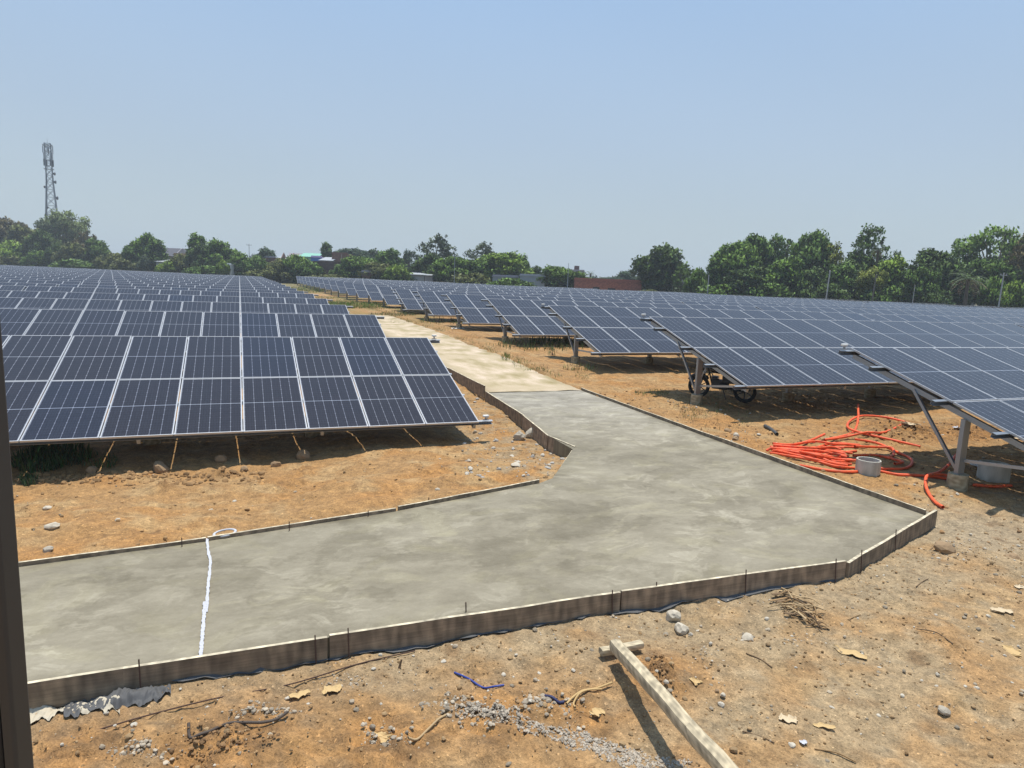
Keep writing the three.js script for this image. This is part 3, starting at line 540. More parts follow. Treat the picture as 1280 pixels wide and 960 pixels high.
function chip(px, py, w, l, turn, mat, label, cat = 'bark', name = 'bark_piece') {
  const p = onGround(px, py, 0.006), s = p.distanceTo(camera.position) / F, g = new THREE.PlaneGeometry(l * s * .85, w * s * 1.2, 10, 4).rotateX(-Math.PI / 2), q = g.attributes.position, r = rng(px);
  const W = w * s * 1.2, L = l * s * .85;
  for (let i = 0; i < q.count; i++) { const a = q.getX(i) / L * 2, b = q.getZ(i) / W * 2; q.setXYZ(i, q.getX(i) + .1 * W * n2(b * 2 + px, a), .10 * W * b * b + .05 * W * n2(a * 2 + px, b) + .012 * L * a * a, q.getZ(i) * (1 - .5 * Math.abs(a) ** 3) + .3 * W * n2(a * 1.5, px)); }
  const top = g.clone(); top.translate(0, .006, 0); const m = solo(name, merge([g, top]), mat, label, cat); mat.side = THREE.DoubleSide; g.computeVertexNormals(); m.geometry.computeVertexNormals(); m.position.copy(p); m.rotation.y = turn; return m;
}
chip(1062, 814, 10, 40, -1.0, M.bark, 'curved yellow bark strip right of the twig pile');
chip(415, 866, 11, 26, .2, M.bark, 'pale bark flake below the first board joint');
chip(375, 872, 8, 26, .1, M.bark, 'smaller bark flake left of the pale one');
chip(475, 925, 14, 20, 1.2, M.bark, 'split bark chips at bottom centre rubble');
chip(870, 856, 10, 14, .3, M.bark, 'pale bark chip right of the long beam');
chip(985, 900, 10, 22, -.5, M.cream, 'torn pale scrap in the right foreground', 'scrap', 'paper_scrap');
chip(1004, 931, 5, 9, -.5, M.white, 'tiny white scrap at the bottom right', 'scrap', 'paper_scrap');
chip(1030, 908, 6, 26, -.5, M.bark, 'thin bark sliver near the torn pale scrap');
chip(1265, 812, 12, 20, .3, M.bark, 'yellow bark cluster at the right picture edge');
chip(1252, 768, 8, 22, -.4, M.cream, 'pale chips at the right side of the foreground', 'scrap', 'paper_scrap');
chip(1275, 732, 6, 14, .1, M.cream, 'pale sliver at the right picture edge', 'scrap', 'paper_scrap');
chip(747, 893, 10, 20, .2, M.bark, 'crumpled yellow leaf left of the long beam');
chip(1136, 543, 12, 14, .4, M.cream, 'cream rag on the dug earth beyond the conduit', 'rag', 'rag');
chip(1197, 542, 7, 12, .1, M.white, 'white plastic scrap behind the strut of the nearest right table', 'scrap', 'plastic_scrap');
chip(1272, 549, 9, 12, .4, M.cream, 'cream rag under the right edge of the nearest table', 'rag', 'rag');
chip(1222, 582, 9, 16, .4, M.pale, 'pale crumpled scrap beside the shaded collar', 'scrap', 'plastic_scrap');
{ // crumpled plastic sheet sticking out under the near board
  const mk = (px0, px1, f, mat, label, seed, amp = 1) => {
    const nx = 60, ny = 10, pos = [], idx = [];
    for (let i = 0; i <= nx; i++) for (let j = 0; j <= ny; j++) { const px = px0 + (px1 - px0) * i / nx, [t, b] = f(px), p = onGround(px, t + (b - t) * j / ny); p.y = Math.max(p.y, -.05) + 0.012 + amp * (0.03 * Math.abs(n2(p.x * 14 + seed, p.z * 9)) + .012 * n2b(p.x * 30, p.z * 22)); pos.push(p.x, p.y, p.z); }
    for (let i = 0; i < nx; i++) for (let j = 0; j < ny; j++) { const a = i * (ny + 1) + j; idx.push(a, a + 1, a + ny + 1, a + 1, a + ny + 2, a + ny + 1); }
    const g = new THREE.BufferGeometry(); g.setAttribute('position', new THREE.Float32BufferAttribute(pos, 3)); g.setIndex(idx); g.computeVertexNormals();
    mat.side = THREE.DoubleSide; solo('plastic_sheet', g, mat, label, 'plastic sheet');
  };
  mk(80, 214, (x) => [877 - (x - 80) * .09, 902 - (x - 80) * .19 + 5 * n2(x * .05, 2)], M.sheet, 'crumpled grey plastic sheet under the near board at bottom left', 3, .6);
  mk(24, 150, (x) => [886 - (x - 24) * .05, 903 - (x - 24) * .09 + 4 * n2(x * .06, 5)], M.sheetPale, 'pale muddy sack edge under the near board at bottom left', 8, .35);
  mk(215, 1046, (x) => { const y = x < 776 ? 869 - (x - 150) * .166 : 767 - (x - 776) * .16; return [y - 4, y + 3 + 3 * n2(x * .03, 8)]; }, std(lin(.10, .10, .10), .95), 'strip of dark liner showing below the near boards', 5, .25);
}

for (const k of ['conduit', 'conduitB']) { M[k].map = tex(256, 64, (i, j) => { const t = .75 * sm(.05, .6, fbm(i * .035 + (k.length * 9), j * .06, 4)); return [255 - 60 * t, 255 - 20 * t, 255 - 0 * t].map((v, q) => v * (1 - .25 * t) * (q ? 1 : 1)); }); }
// ---------------------------------------------------------------- orange conduit, collars, pipe stub
function pipe(pts, label, cat = 'conduit', group, r = 0.026, mat = M.conduit, lift = 0) {
  const P = pts.map(([x, y, l = 0]) => onGround(x, y, r + l + lift)); return solo('conduit_pipe', tube(P, r, 60, 9), mat, label, cat, group);
}
{
  const r = rng(41);
  for (let q = 0; q < 20; q++) {
    const i = q * 12 / 19, e = rr(1050, 1078, r), ey = 557 + 30 * (i / 12), sy = 561 + 7 * (i / 12), lift = .055 * (q % 3) * (0.5 + r() * .5);
    pipe([[962 + r() * 8, sy, lift], [985, 562 + 12 * (i / 12) + rr(-2, 2, r), lift], [1020, 559 + 22 * (i / 12) + rr(-3, 3, r), lift], [1042, 558 + 26 * (i / 12) + rr(-2, 2, r), lift * .6], [e, ey, lift * .3]], 'orange conduit length in the tangled bundle beside the right slab edge', 'conduit', 'bundled orange conduit lengths', 0.024, q % 3 ? M.conduit : M.conduitB);
  }
  pipe([[1030, 549, .1], [1015, 554, .06], [995, 560, .06], [966, 563, .05], [958, 563, 0]], 'orange conduit along the top of the bundle, its end raised');
  pipe([[1071, 518, .22], [1072, 529, .05], [1067, 540, 0], [1052, 548, 0], [1030, 552, .02]], 'orange conduit with its cut end sticking up');
  pipe([[1137, 533], [1110, 527], [1080, 525, .02], [1063, 530, .06], [1059, 537, .06], [1066, 543, .05], [1090, 549], [1120, 555], [1150, 561]], 'orange conduit looping widely behind the bundle');
  pipe([[1130, 541, .03], [1105, 545], [1080, 549, .08], [1055, 550, .03], [1030, 553, .05]], 'orange conduit ending at the cream rag');
  pipe([[1068, 553, .05], [1095, 556, .03], [1120, 565], [1137, 575], [1139, 583], [1128, 588], [1110, 588], [1096, 586]], 'orange conduit bent into a loop right of the collar');
  pipe([[1068, 563, .03], [1092, 561, .03], [1112, 563, .05], [1117, 567, .04], [1112, 573], [1100, 573]], 'small orange conduit hook above the collar');
  pipe([[1066, 572, .03], [1098, 572], [1120, 578, .02], [1128, 581, .02], [1118, 584, .01]], 'orange conduit hook just right of the collar');
  pipe([[1000, 582], [1030, 589], [1058, 593], [1097, 590], [1120, 595], [1150, 598], [1180, 600], [1195, 602]], 'longest orange conduit running to the nearest right post');
  pipe([[1158, 599, .04], [1172, 595, .03], [1186, 587, .05], [1194, 578, .14]], 'orange conduit lifting its end left of the nearest post');
  pipe([[1178, 640], [1168, 630], [1158, 616, .04], [1156, 607, .08], [1163, 601, .06], [1190, 599, .03]], 'orange conduit curving down to the slab corner');
  pipe([[1216, 606], [1240, 609], [1264, 608]], 'shaded orange conduit under the nearest right table');
  solo('cut_pipe', tube([onGround(956, 535, .04), onGround(962, 539, .04), onGround(971, 545, .04)], 0.04, 8, 12), std(lin(.06, .06, .058), .6), 'short dark pipe stub lying at the shadow edge', 'pipe');
  const collar = (px, py, dia, h, label) => {
    const p = onGround(px, py), s = p.distanceTo(camera.position) / F * dia / 2;
    const g = new THREE.LatheGeometry([[.86, -.1], [1, -.1], [1, h], [.97, h + .03], [.88, h + .03], [.86, h], [.86, -.1]].map(([a, b]) => new THREE.Vector2(a * s, b * s)), 30);
    const m = solo('concrete_collar', g, M.collar, label, 'concrete collar'); m.position.copy(p);
  };
  collar(1084, 592, 25, 1.25, 'white concrete collar beside the orange conduit');
  collar(1241, 598, 28, 1.15, 'grey concrete collar in shade behind the nearest right post');
}

// ---------------------------------------------------------------- motorcycle parked under the second table
{
  const f = V(11.82, baseY(11.8, 15.4), -15.42), b = V(12.52, baseY(12.5, 14.4), -14.38), ang = Math.atan2(-(f.z - b.z), f.x - b.x);
  const t = thing('motorcycle', 'black motorcycle parked in the shade behind the second right table post', 'motorcycle', [(f.x + b.x) / 2, Math.min(f.y, b.y) + .04, (f.z + b.z) / 2], ang);
  for (const x of [0.63, -0.63]) {
    const w = part('wheel', new THREE.TorusGeometry(0.265, 0.045, 10, 30).translate(0, 0, 0), M.rubber, t); w.position.set(x, 0.305, 0);
    const sp = []; for (let i = 0; i < 6; i++) sp.push(box(0.025, 0.24, 0.02, 0, .12, 0).rotateZ(i * Math.PI / 3));
    part('rim', [new THREE.TorusGeometry(0.222, 0.014, 6, 28), new THREE.CylinderGeometry(.05, .05, .1, 12).rotateX(Math.PI / 2), ...sp], M.black, w);
  }
  part('fork', [cylAB(V(.63, .305, .07), V(.42, .92, .07), .02, .022), cylAB(V(.63, .305, -.07), V(.42, .92, -.07), .02, .022)], M.steel, t);
  part('front_mudguard', new THREE.TorusGeometry(.325, .05, 6, 16, 1.9).scale(1, 1, 1.1).rotateZ(.5).translate(.63, .305, 0), M.black, t);
  part('rear_mudguard', new THREE.TorusGeometry(.33, .06, 6, 16, 1.9).rotateZ(.9).translate(-.63, .305, 0), M.black, t);
  part('fuel_tank', rbox(.5, .24, .28, .09, .14, .82, 0).rotateZ(.06), std(lin(.02, .02, .025), .2), t);
  part('seat', rbox(.66, .1, .24, .045, -.38, .79, 0), M.rubber, t);
  part('engine', [rbox(.3, .26, .22, .03, .1, .42, 0), ...[0, 1, 2, 3].map((k) => box(.18, .015, .2, .2, .52 + k * .035, 0)), rbox(.26, .2, .26, .05, -.05, .38, 0)], std(lin(.05, .05, .052), .5, { metalness: .5 }), t);
  part('frame', [cylAB(V(.42, .88, 0), V(.25, .35, 0), .022, .022), cylAB(V(.42, .88, 0), V(-.2, .78, 0), .022, .022), cylAB(V(-.2, .78, 0), V(-.1, .35, 0), .02, .02), cylAB(V(-.1, .35, .1), V(-.63, .305, .1), .02, .02), cylAB(V(-.1, .35, -.1), V(-.63, .305, -.1), .02, .02)], M.black, t);
  part('side_panel', [rbox(.36, .24, .05, .02, -.22, .6, .13), rbox(.36, .24, .05, .02, -.22, .6, -.13)], M.black, t);
  part('leg_guard', new THREE.TorusGeometry(.2, .014, 6, 20).rotateY(Math.PI / 2).translate(.34, .5, 0).scale(1, 1, 1.4), M.black, t);
  part('exhaust', [cylAB(V(.22, .3, .13), V(-.2, .28, .15), .02, .02), cylAB(V(-.2, .28, .15), V(-.75, .36, .16), .045, .05)], M.steel, t);
  part('shock_absorber', [cylAB(V(-.3, .74, .12), V(-.6, .34, .12), .03, .03), cylAB(V(-.3, .74, -.12), V(-.6, .34, -.12), .03, .03)], M.steel, t);
  const hb = part('handlebar', tube([V(.3, 1.02, .36), V(.4, 1.0, .2), V(.42, .95, 0), V(.4, 1.0, -.2), V(.3, 1.02, -.36)], .014, 20, 6), M.black, t);
  part('grip', [cylAB(V(.25, 1.02, .42), V(.33, 1.02, .31), .02, .02), cylAB(V(.25, 1.02, -.42), V(.33, 1.02, -.31), .02, .02)], M.rubber, hb);
  for (const s of [-1, 1]) { part('mirror', [cylAB(V(.38, 1.0, s * .24), V(.34, 1.14, s * .3), .007, .007), rbox(.03, .07, .11, .012, .34, 1.17, s * .31)], M.black, t); }
  const hl = part('headlamp', new THREE.SphereGeometry(.1, 14, 10, 0, 6.3, 0, 1.7).rotateZ(-Math.PI / 2).translate(.5, .86, 0), M.black, t);
  part('lens', new THREE.CylinderGeometry(.088, .088, .02, 16).rotateZ(Math.PI / 2).translate(.505, .86, 0), M.white, hl);
  part('tail_lamp', rbox(.05, .06, .12, .01, -.83, .7, 0), std(lin(.35, .01, .01), .3), t);
  part('side_stand', cylAB(V(0, .32, .1), V(-.06, -.02, .26), .012, .012), M.black, t);
}

// ---------------------------------------------------------------- window frame beside the camera
{
  const s = 0.7, p = dirOf(13, 640), k = s / Math.hypot(p.x, p.z), x = p.x * k, z = p.z * k;
  const t = thing('window_frame', 'dark metal window frame upright at the left edge of the picture', 'window frame', [x, 0, z], -YAW);
  part('jamb', rbox(0.05, 5.2, 0.03, 0.003, -0.025 - .012, 2.6, 0), std(lin(0.008, 0.008, 0.009), 0.6), t);
  part('glazing_bead', rbox(0.012, 5.2, 0.022, 0.003, -0.006, 2.6, 0.004), std(lin(0.04, 0.036, 0.032), 0.55), t);
}

// ---------------------------------------------------------------- grass and weeds
{
  const blade = (() => { const g = new THREE.BufferGeometry(); g.setAttribute('position', new THREE.Float32BufferAttribute([-.06, 0, 0, .06, 0, 0, .05, .5, .08, -.05, .5, .08, 0, 1, .3], 3)); g.setIndex([0, 1, 2, 0, 2, 3, 3, 2, 4]); g.computeVertexNormals(); return g; })();
  const list = [], m = std(lin(1, 1, 1), .8, { side: THREE.DoubleSide }), o = new THREE.Object3D(), r = rng(91);
  const patch = (px, py, sx, sy, n, h, c = [.11, .16, .035]) => { for (let i = 0; i < n; i++) { const a = r() * 6.28, q = Math.sqrt(r()), p = onGround(px + Math.cos(a) * q * sx, py + Math.sin(a) * q * sy); list.push([p.x, p.y - .01, p.z, h * rr(.4, 1.2, r), c.map((v) => v * rr(.6, 1.5, r))]); } };
  patch(815, 492, 22, 4, 260, .10); patch(866, 520, 18, 7, 200, .10, [.2, .19, .07]); patch(725, 462, 22, 6, 260, .16, [.22, .21, .08]); patch(728, 472, 10, 3, 140, .08); patch(690, 440, 6, 8, 60, .25, [.16, .15, .06]);
  patch(632, 447, 6, 5, 120, .18); patch(650, 455, 12, 5, 120, .12); patch(668, 464, 14, 4, 90, .1); patch(612, 434, 14, 4, 120, .12, [.16, .16, .06]); patch(500, 402, 16, 3, 200, .14); patch(590, 423, 12, 4, 90, .12, [.18, .17, .07]); patch(560, 412, 12, 4, 90, .12, [.18, .17, .07]);
  patch(880, 505, 40, 14, 420, .10, [.12, .13, .05]); patch(905, 525, 40, 12, 300, .08, [.12, .13, .05]); patch(680, 432, 60, 8, 500, .28, [.1, .13, .04]); patch(700, 428, 40, 5, 260, .35, [.1, .13, .04]);
  patch(560, 402, 40, 4, 300, .25); patch(45, 580, 30, 12, 420, .22, [.05, .09, .025]); patch(75, 570, 40, 14, 400, .25, [.05, .09, .025]); patch(35, 602, 12, 6, 160, .16, [.05, .09, .025]); patch(120, 578, 30, 8, 160, .14, [.05, .09, .025]);
  patch(440, 382, 45, 4, 2600, .26, [.13, .19, .04]); patch(425, 379, 20, 4, 700, .22); patch(490, 394, 30, 2, 500, .2, [.16, .17, .06]); patch(385, 362, 40, 3, 1500, .35, [.12, .18, .04]); patch(405, 373, 20, 2, 500, .22); patch(380, 364, 25, 3, 600, .3); patch(470, 385, 20, 2, 300, .2); patch(500, 392, 25, 3, 300, .2);
  for (let i = 0; i < 1600; i++) { const d = rr(18, 60, r), x = roadR(d) + .1 + .5 * r() * r(); if (n2(d * .6, 4) > 0) list.push([x, groundY(x, d), -d, .12 * rr(.4, 1.3, r), [.15, .17, .05].map((v) => v * rr(.6, 1.4, r))]); }
  const im = new THREE.InstancedMesh(blade, m, list.length); im.name = 'grass'; im.userData = { kind: 'stuff', label: 'thin green and dry grass in tufts along the road and under the panels' }; im.castShadow = im.receiveShadow = true;
  list.forEach(([x, y, z, h, c], i) => { o.position.set(x, y, z); o.rotation.set(rr(-.4, .4, r), r() * 6.28, rr(-.3, .3, r)); o.scale.set(h * .8, h, h); o.updateMatrix(); im.setMatrixAt(i, o.matrix); im.setColorAt(i, lin(...c)); });
  scene.add(im);
  chip(573, 411, 8, 20, .1, M.pale, 'pale plastic sack lying under a table right of the road', 'sack', 'plastic_sack');
}

// ---------------------------------------------------------------- trees
function crownGeo(seed, o) {                                            // o: list of lobes [x, y, z, rx, ry] in a crown 10 m tall; leaves in clumps on the lobes
  const r = rng(seed), pos = [], nor = [], col = [], idx = [], c = V(0, 0, 0), a = V(0, 0, 0), b = V(0, 0, 0), n = V(0, 0, 0);
  for (const [lx, ly, lz, rx, ry] of o.lobes) {
    const clumps = Math.max(4, Math.round(o.density * rx * rx * 1.5));
    for (let k = 0; k < clumps; k++) {
      const th = r() * 6.283, ph = Math.acos(1 - 2 * r()), q = 0.55 + 0.5 * Math.sqrt(r());
      const nx = Math.sin(ph) * Math.cos(th), ny = Math.cos(ph), nz = Math.sin(ph) * Math.sin(th);
      c.set(lx + nx * rx * q, ly + ny * ry * q, lz + nz * rx * q);
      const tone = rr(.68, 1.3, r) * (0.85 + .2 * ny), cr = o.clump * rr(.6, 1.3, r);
      for (let l = 0; l < o.leaves; l++) {
        const s = o.leaf * rr(.55, 1.25, r), ox = (r() + r() - 1) * cr, oy = (r() + r() - 1) * cr * .75, oz = (r() + r() - 1) * cr;
        a.set(r() - .5, r() - .5, r() - .5).normalize(); b.set(r() - .5, r() - .5, r() - .5).cross(a).normalize();
        n.set(nx + ox / cr, ny + oy / cr + .5, nz + oz / cr).normalize();
        const i0 = pos.length / 3, v = tone * rr(.8, 1.25, r), wx = c.x + ox, wy = c.y + oy, wz = c.z + oz;
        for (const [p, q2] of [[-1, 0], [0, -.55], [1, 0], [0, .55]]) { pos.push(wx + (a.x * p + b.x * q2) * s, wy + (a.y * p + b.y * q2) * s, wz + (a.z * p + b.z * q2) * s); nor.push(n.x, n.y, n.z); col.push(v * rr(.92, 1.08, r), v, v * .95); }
        idx.push(i0, i0 + 1, i0 + 2, i0, i0 + 2, i0 + 3);
      }
    }
  }
  const g = new THREE.BufferGeometry(); g.setAttribute('position', new THREE.Float32BufferAttribute(pos, 3)); g.setAttribute('normal', new THREE.Float32BufferAttribute(nor, 3)); g.setAttribute('color', new THREE.Float32BufferAttribute(col, 3)); g.setIndex(idx);
  return g;
}
function trunkGeo(lobes, r0, split, seed) {
  const r = rng(seed), fork = V(rr(-.2, .2, r), split, rr(-.2, .2, r)), gs = [cylAB(V(0, -.4, 0), fork, r0, r0 * .7, 8)];
  for (const [x, y, z, rx] of lobes) { const e = V(x, y, z), m = fork.clone().lerp(e, .5).add(V(rr(-.3, .3, r), rx * .15, rr(-.3, .3, r))); gs.push(cylAB(fork, m, r0 * .5, r0 * .32, 6), cylAB(m, e, r0 * .32, r0 * .14, 5)); for (let k = 0; k < 3; k++) gs.push(cylAB(e, e.clone().add(V(rr(-1, 1, r) * rx * .8, rr(-.3, .9, r) * rx * .8, rr(-1, 1, r) * rx * .8)), r0 * .13, r0 * .04, 4)); }
  return merge(gs);
}
const KIND = {};
function kind(name, seed, o, r0, split) { KIND[name] = { crown: crownGeo(seed, o), trunk: trunkGeo(o.lobes, r0, split, seed + 1), w: Math.max(...o.lobes.map((l) => Math.abs(l[0]) + l[3])) * 2 }; }
const lobesOf = (seed, n, R0, y0, y1, rMin, rMax) => { const r = rng(seed), L = []; for (let i = 0; i < n; i++) { const t = (i + r() * .6) / n, y = y0 + (y1 - y0) * t, k = Math.sin(Math.PI * (.18 + .74 * t)), a = i * 2.4 + r(), q = R0 * k * Math.sqrt(r() * .8 + .2), s = rr(rMin, rMax, r) * (0.6 + .5 * k); L.push([Math.cos(a) * q, y, Math.sin(a) * q, s, s * .85]); } return L; };
kind('round', 101, { lobes: lobesOf(1, 15, 3.4, 1.8, 8.6, 1.3, 2.0), density: 15, clump: .75, leaves: 13, leaf: .3 }, .32, 2.0);
kind('broad', 103, { lobes: lobesOf(2, 18, 4.6, 3.0, 8.8, 1.2, 1.9), density: 14, clump: .7, leaves: 13, leaf: .3 }, .38, 2.4);
kind('dense', 105, { lobes: lobesOf(3, 20, 3.6, 1.0, 8.7, 1.4, 2.0), density: 17, clump: .7, leaves: 13, leaf: .3 }, .3, 1.6);
kind('airy', 107, { lobes: lobesOf(4, 13, 2.6, 3.4, 9.2, .8, 1.25), density: 11, clump: .55, leaves: 12, leaf: .22 }, .22, 3.2);
kind('open', 109, { lobes: lobesOf(5, 17, 3.9, 3.0, 9.0, .95, 1.45), density: 13, clump: .55, leaves: 14, leaf: .24 }, .42, 2.6);
kind('spread', 111, { lobes: lobesOf(6, 16, 5.2, 4.8, 9.1, 1.0, 1.6), density: 11, clump: .8, leaves: 12, leaf: .27 }, .4, 3.2);
kind('slim', 113, { lobes: lobesOf(7, 12, 1.3, 2.0, 9.0, 1.0, 1.5), density: 17, clump: .6, leaves: 13, leaf: .28 }, .24, 2.2);
kind('bush', 115, { lobes: lobesOf(8, 13, 5.2, 1.2, 7.6, 2.0, 3.0), density: 7, clump: 1.1, leaves: 14, leaf: .5 }, .3, .8);
kind('shrub', 117, { lobes: lobesOf(9, 10, 6.2, 1.0, 7.0, 2.4, 3.4), density: 5.5, clump: 1.3, leaves: 14, leaf: .6 }, .3, .6);
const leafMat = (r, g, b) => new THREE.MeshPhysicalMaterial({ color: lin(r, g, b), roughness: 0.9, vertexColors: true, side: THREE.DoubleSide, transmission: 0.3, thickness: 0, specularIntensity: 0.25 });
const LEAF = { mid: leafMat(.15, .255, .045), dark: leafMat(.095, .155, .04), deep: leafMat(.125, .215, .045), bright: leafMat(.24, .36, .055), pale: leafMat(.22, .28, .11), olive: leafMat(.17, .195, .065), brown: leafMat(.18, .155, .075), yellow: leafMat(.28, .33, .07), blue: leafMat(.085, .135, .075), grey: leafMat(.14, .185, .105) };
const BARK = std(lin(.11, .085, .06), .95), BARKP = std(lin(.24, .2, .16), .95);
const edgeOf = (px) => 131 / (1 + 0.48 * (px - 640) / F) + 5;
function tree(px, ytop, wpx, extra, k, leaf, label, cat = 'tree', name = 'tree', group = 'trees beyond the solar field') {
  const d = edgeOf(px) + extra, p = atDepth(px, d), gy = baseY(p.x, -p.z), ray = d * Math.sqrt(1 + ((px - 640) / F) ** 2 * 0);
  const H = (horizonPx(px) - ytop) * ray / F + CH - gy, W = wpx * ray / F, q = KIND[k];
  const t = thing(name, label, cat, [p.x, gy, p.z], R() * 6.28, group), sy = H / 9.9, sx = W / q.w * 1.2;
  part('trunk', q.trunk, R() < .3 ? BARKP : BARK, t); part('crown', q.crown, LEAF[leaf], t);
  t.scale.set(sx, sy, sx); return t;
}
const T = (...a) => tree(...a), B = (px, y, w, e, leaf, label, k = 'bush') => tree(px, y, w, e, k, leaf, label, 'bush', 'bush', 'bushes along the edge of the field');
T(10, 274, 44, 14, 'broad', 'brown', 'brownish tree at the far left beside the window frame');
T(34, 283, 46, 12, 'round', 'olive', 'olive tree just left of the lattice tower');
B(18, 300, 46, 3, 'bright', 'light green bush at the far left below the brownish tree');
T(56, 289, 36, 8, 'dense', 'dark', 'dark tree directly below the lattice tower');
T(84, 265, 56, 34, 'spread', 'pale', 'tall pale airy tree right of the lattice tower');
T(58, 276, 30, 24, 'round', 'grey', 'greyish green tree at the foot of the lattice tower');
T(72, 303, 24, 4, 'dense', 'dark', 'small dark tree in front of the tall pale tree');
B(96, 303, 42, 3, 'olive', 'olive bush below the tall pale tree');
T(110, 289, 26, 14, 'open', 'brown', 'thin yellowish brown tree right of the tall pale tree');
T(122, 299, 30, 8, 'round', 'deep', 'round dark green tree ending the left tree group');
B(52, 313, 34, 0, 'mid', 'low green bush below the lattice tower');
B(143, 313, 34, 4, 'olive', 'low olive bush in the dip right of the left tree group', 'shrub');
T(174, 300, 36, 6, 'dense', 'deep', 'dark green two-lobed tree, left half');
T(186, 293, 34, 8, 'dense', 'mid', 'green tree with the highest lobe left of the dark roof');
T(197, 300, 20, 6, 'slim', 'deep', 'narrow dark green tree just left of the dark roof');
B(181, 318, 14, 0, 'grey', 'small pale bush in front of the two-lobed tree');
B(211, 325, 26, 1, 'bright', 'bright green bush below the dark roof');
B(227, 317, 30, 5, 'olive', 'olive bush on the earth bank below the dark roof');
T(248, 292, 20, 10, 'slim', 'mid', 'tall narrow tree right of the dark roof');
T(252, 306, 30, 5, 'dense', 'dark', 'dark tree under the tall narrow tree');
T(274, 300, 36, 9, 'round', 'mid', 'rounded green tree above the white hut');
B(279, 324, 16, 0, 'bright', 'small bright bush beside the white hut');
B(262, 330, 50, 1, 'deep', 'low dark thicket left of the white hut', 'shrub');
B(302, 316, 40, 8, 'mid', 'green bush right of the white hut'); B(322, 319, 34, 6, 'deep', 'darker green bush further right of the white hut');
T(332, 310, 28, 24, 'round', 'blue', 'bluish round tree behind the brown brick house');
B(350, 322, 34, 2, 'olive', 'olive bush in front of the small village roofs'); B(372, 318, 46, 5, 'mid', 'large green bush left of the blue house'); B(385, 325, 34, 2, 'deep', 'dark green bush touching the blue house');
T(408, 303, 15, 44, 'slim', 'dark', 'narrow dark tree standing behind the village houses');
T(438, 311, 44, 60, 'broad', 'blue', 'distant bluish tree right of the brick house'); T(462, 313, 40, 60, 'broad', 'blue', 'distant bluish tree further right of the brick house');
T(452, 321, 50, 12, 'broad', 'mid', 'wide green tree right of the dark brick wall'); T(430, 329, 26, 6, 'round', 'deep', 'small dark green tree at the end of the dark brick wall');
T(487, 312, 40, 16, 'round', 'deep', 'dark round tree left of the tall airy tree'); T(513, 312, 26, 44, 'open', 'blue', 'bluish tree seen between two dark trees'); T(472, 328, 40, 5, 'round', 'olive', 'small olive tree in front of the dark round tree');
B(498, 331, 40, 2, 'bright', 'bright green bush left of the grey huts');
T(547, 292, 40, 22, 'airy', 'grey', 'tall airy grey-green tree near the middle of the skyline'); T(540, 318, 46, 12, 'dense', 'dark', 'dark tree at the foot of the tall airy tree');
T(570, 322, 50, 8, 'broad', 'mid', 'green tree around the thin tall pole'); T(600, 324, 40, 9, 'round', 'deep', 'dark green tree between the thin pole and the big bright tree');
T(603, 302, 38, 30, 'airy', 'grey', 'second airy grey-green tree, right of the thin pole'); T(626, 316, 62, 14, 'broad', 'bright', 'big bright green tree left of the grey wall'); T(648, 317, 32, 18, 'open', 'mid', 'open green tree at the right flank of the big bright tree');
T(668, 333, 28, 34, 'round', 'dark', 'dark tree behind the grey wall'); T(696, 333, 42, 10, 'broad', 'mid', 'green tree left of the rooftop water tank'); T(722, 340, 40, 14, 'round', 'mid', 'green tree in front of the rooftop water tank');
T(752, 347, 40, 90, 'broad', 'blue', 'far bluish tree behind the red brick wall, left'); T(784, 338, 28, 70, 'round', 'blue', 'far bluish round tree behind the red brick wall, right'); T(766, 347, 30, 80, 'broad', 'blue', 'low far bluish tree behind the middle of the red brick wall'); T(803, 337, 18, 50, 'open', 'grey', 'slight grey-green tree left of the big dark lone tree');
T(827, 306, 52, 16, 'round', 'dark', 'large dark lone tree with an open crown and thick trunk');
T(852, 331, 20, 12, 'airy', 'mid', 'thin green tree touching the big dark lone tree'); B(871, 334, 28, 5, 'mid', 'green bush right of the big dark lone tree');
B(850, 358, 40, 30, 'grey', 'low pale bush right of the lone tree trunk', 'shrub'); B(812, 360, 30, 8, 'olive', 'low olive bush at the right end of the red brick wall', 'shrub');
T(893, 323, 20, 8, 'slim', 'deep', 'narrow leaning tree at the left end of the right wood');
T(916, 303, 58, 10, 'dense', 'mid', 'big green tree at the left end of the right wood'); T(945, 295, 58, 14, 'dense', 'deep', 'big dark green tree, second in the right wood'); T(972, 293, 46, 16, 'open', 'mid', 'big green tree with a ragged top, third in the right wood'); T(1012, 290, 52, 12, 'dense', 'deep', 'tallest dense tree left of the yellowish tree');
T(985, 322, 50, 3, 'round', 'mid', 'lower green tree in front of the right wood'); T(940, 335, 60, 2, 'broad', 'dark', 'dark low tree in front of the right wood, left'); T(1015, 335, 40, 3, 'round', 'dark', 'dark low tree in front of the right wood, right');
T(1040, 302, 28, 10, 'airy', 'yellow', 'thin yellowish tree between the right wood and the tall ragged tree');
T(1052, 328, 40, 4, 'round', 'deep', 'dark green tree behind the leaning white pole'); T(1082, 280, 42, 10, 'airy', 'deep', 'tall ragged tree with an open top at right'); T(1075, 318, 56, 8, 'dense', 'dark', 'dense dark tree at the foot of the tall ragged tree');
T(1117, 312, 20, 12, 'airy', 'deep', 'small dark ragged top behind the bright tree');
T(1115, 322, 42, 3, 'round', 'bright', 'bright green round tree right of the tall ragged tree'); T(1092, 335, 30, 0, 'broad', 'yellow', 'yellow-green tree around the bare dark pole');
T(1168, 313, 66, 6, 'dense', 'dark', 'wide dark tree left of the palm'); T(1150, 335, 40, 1, 'broad', 'deep', 'dark green tree at the foot of the wide dark tree'); T(1190, 328, 40, 5, 'round', 'deep', 'rounded dark tree just left of the palm');
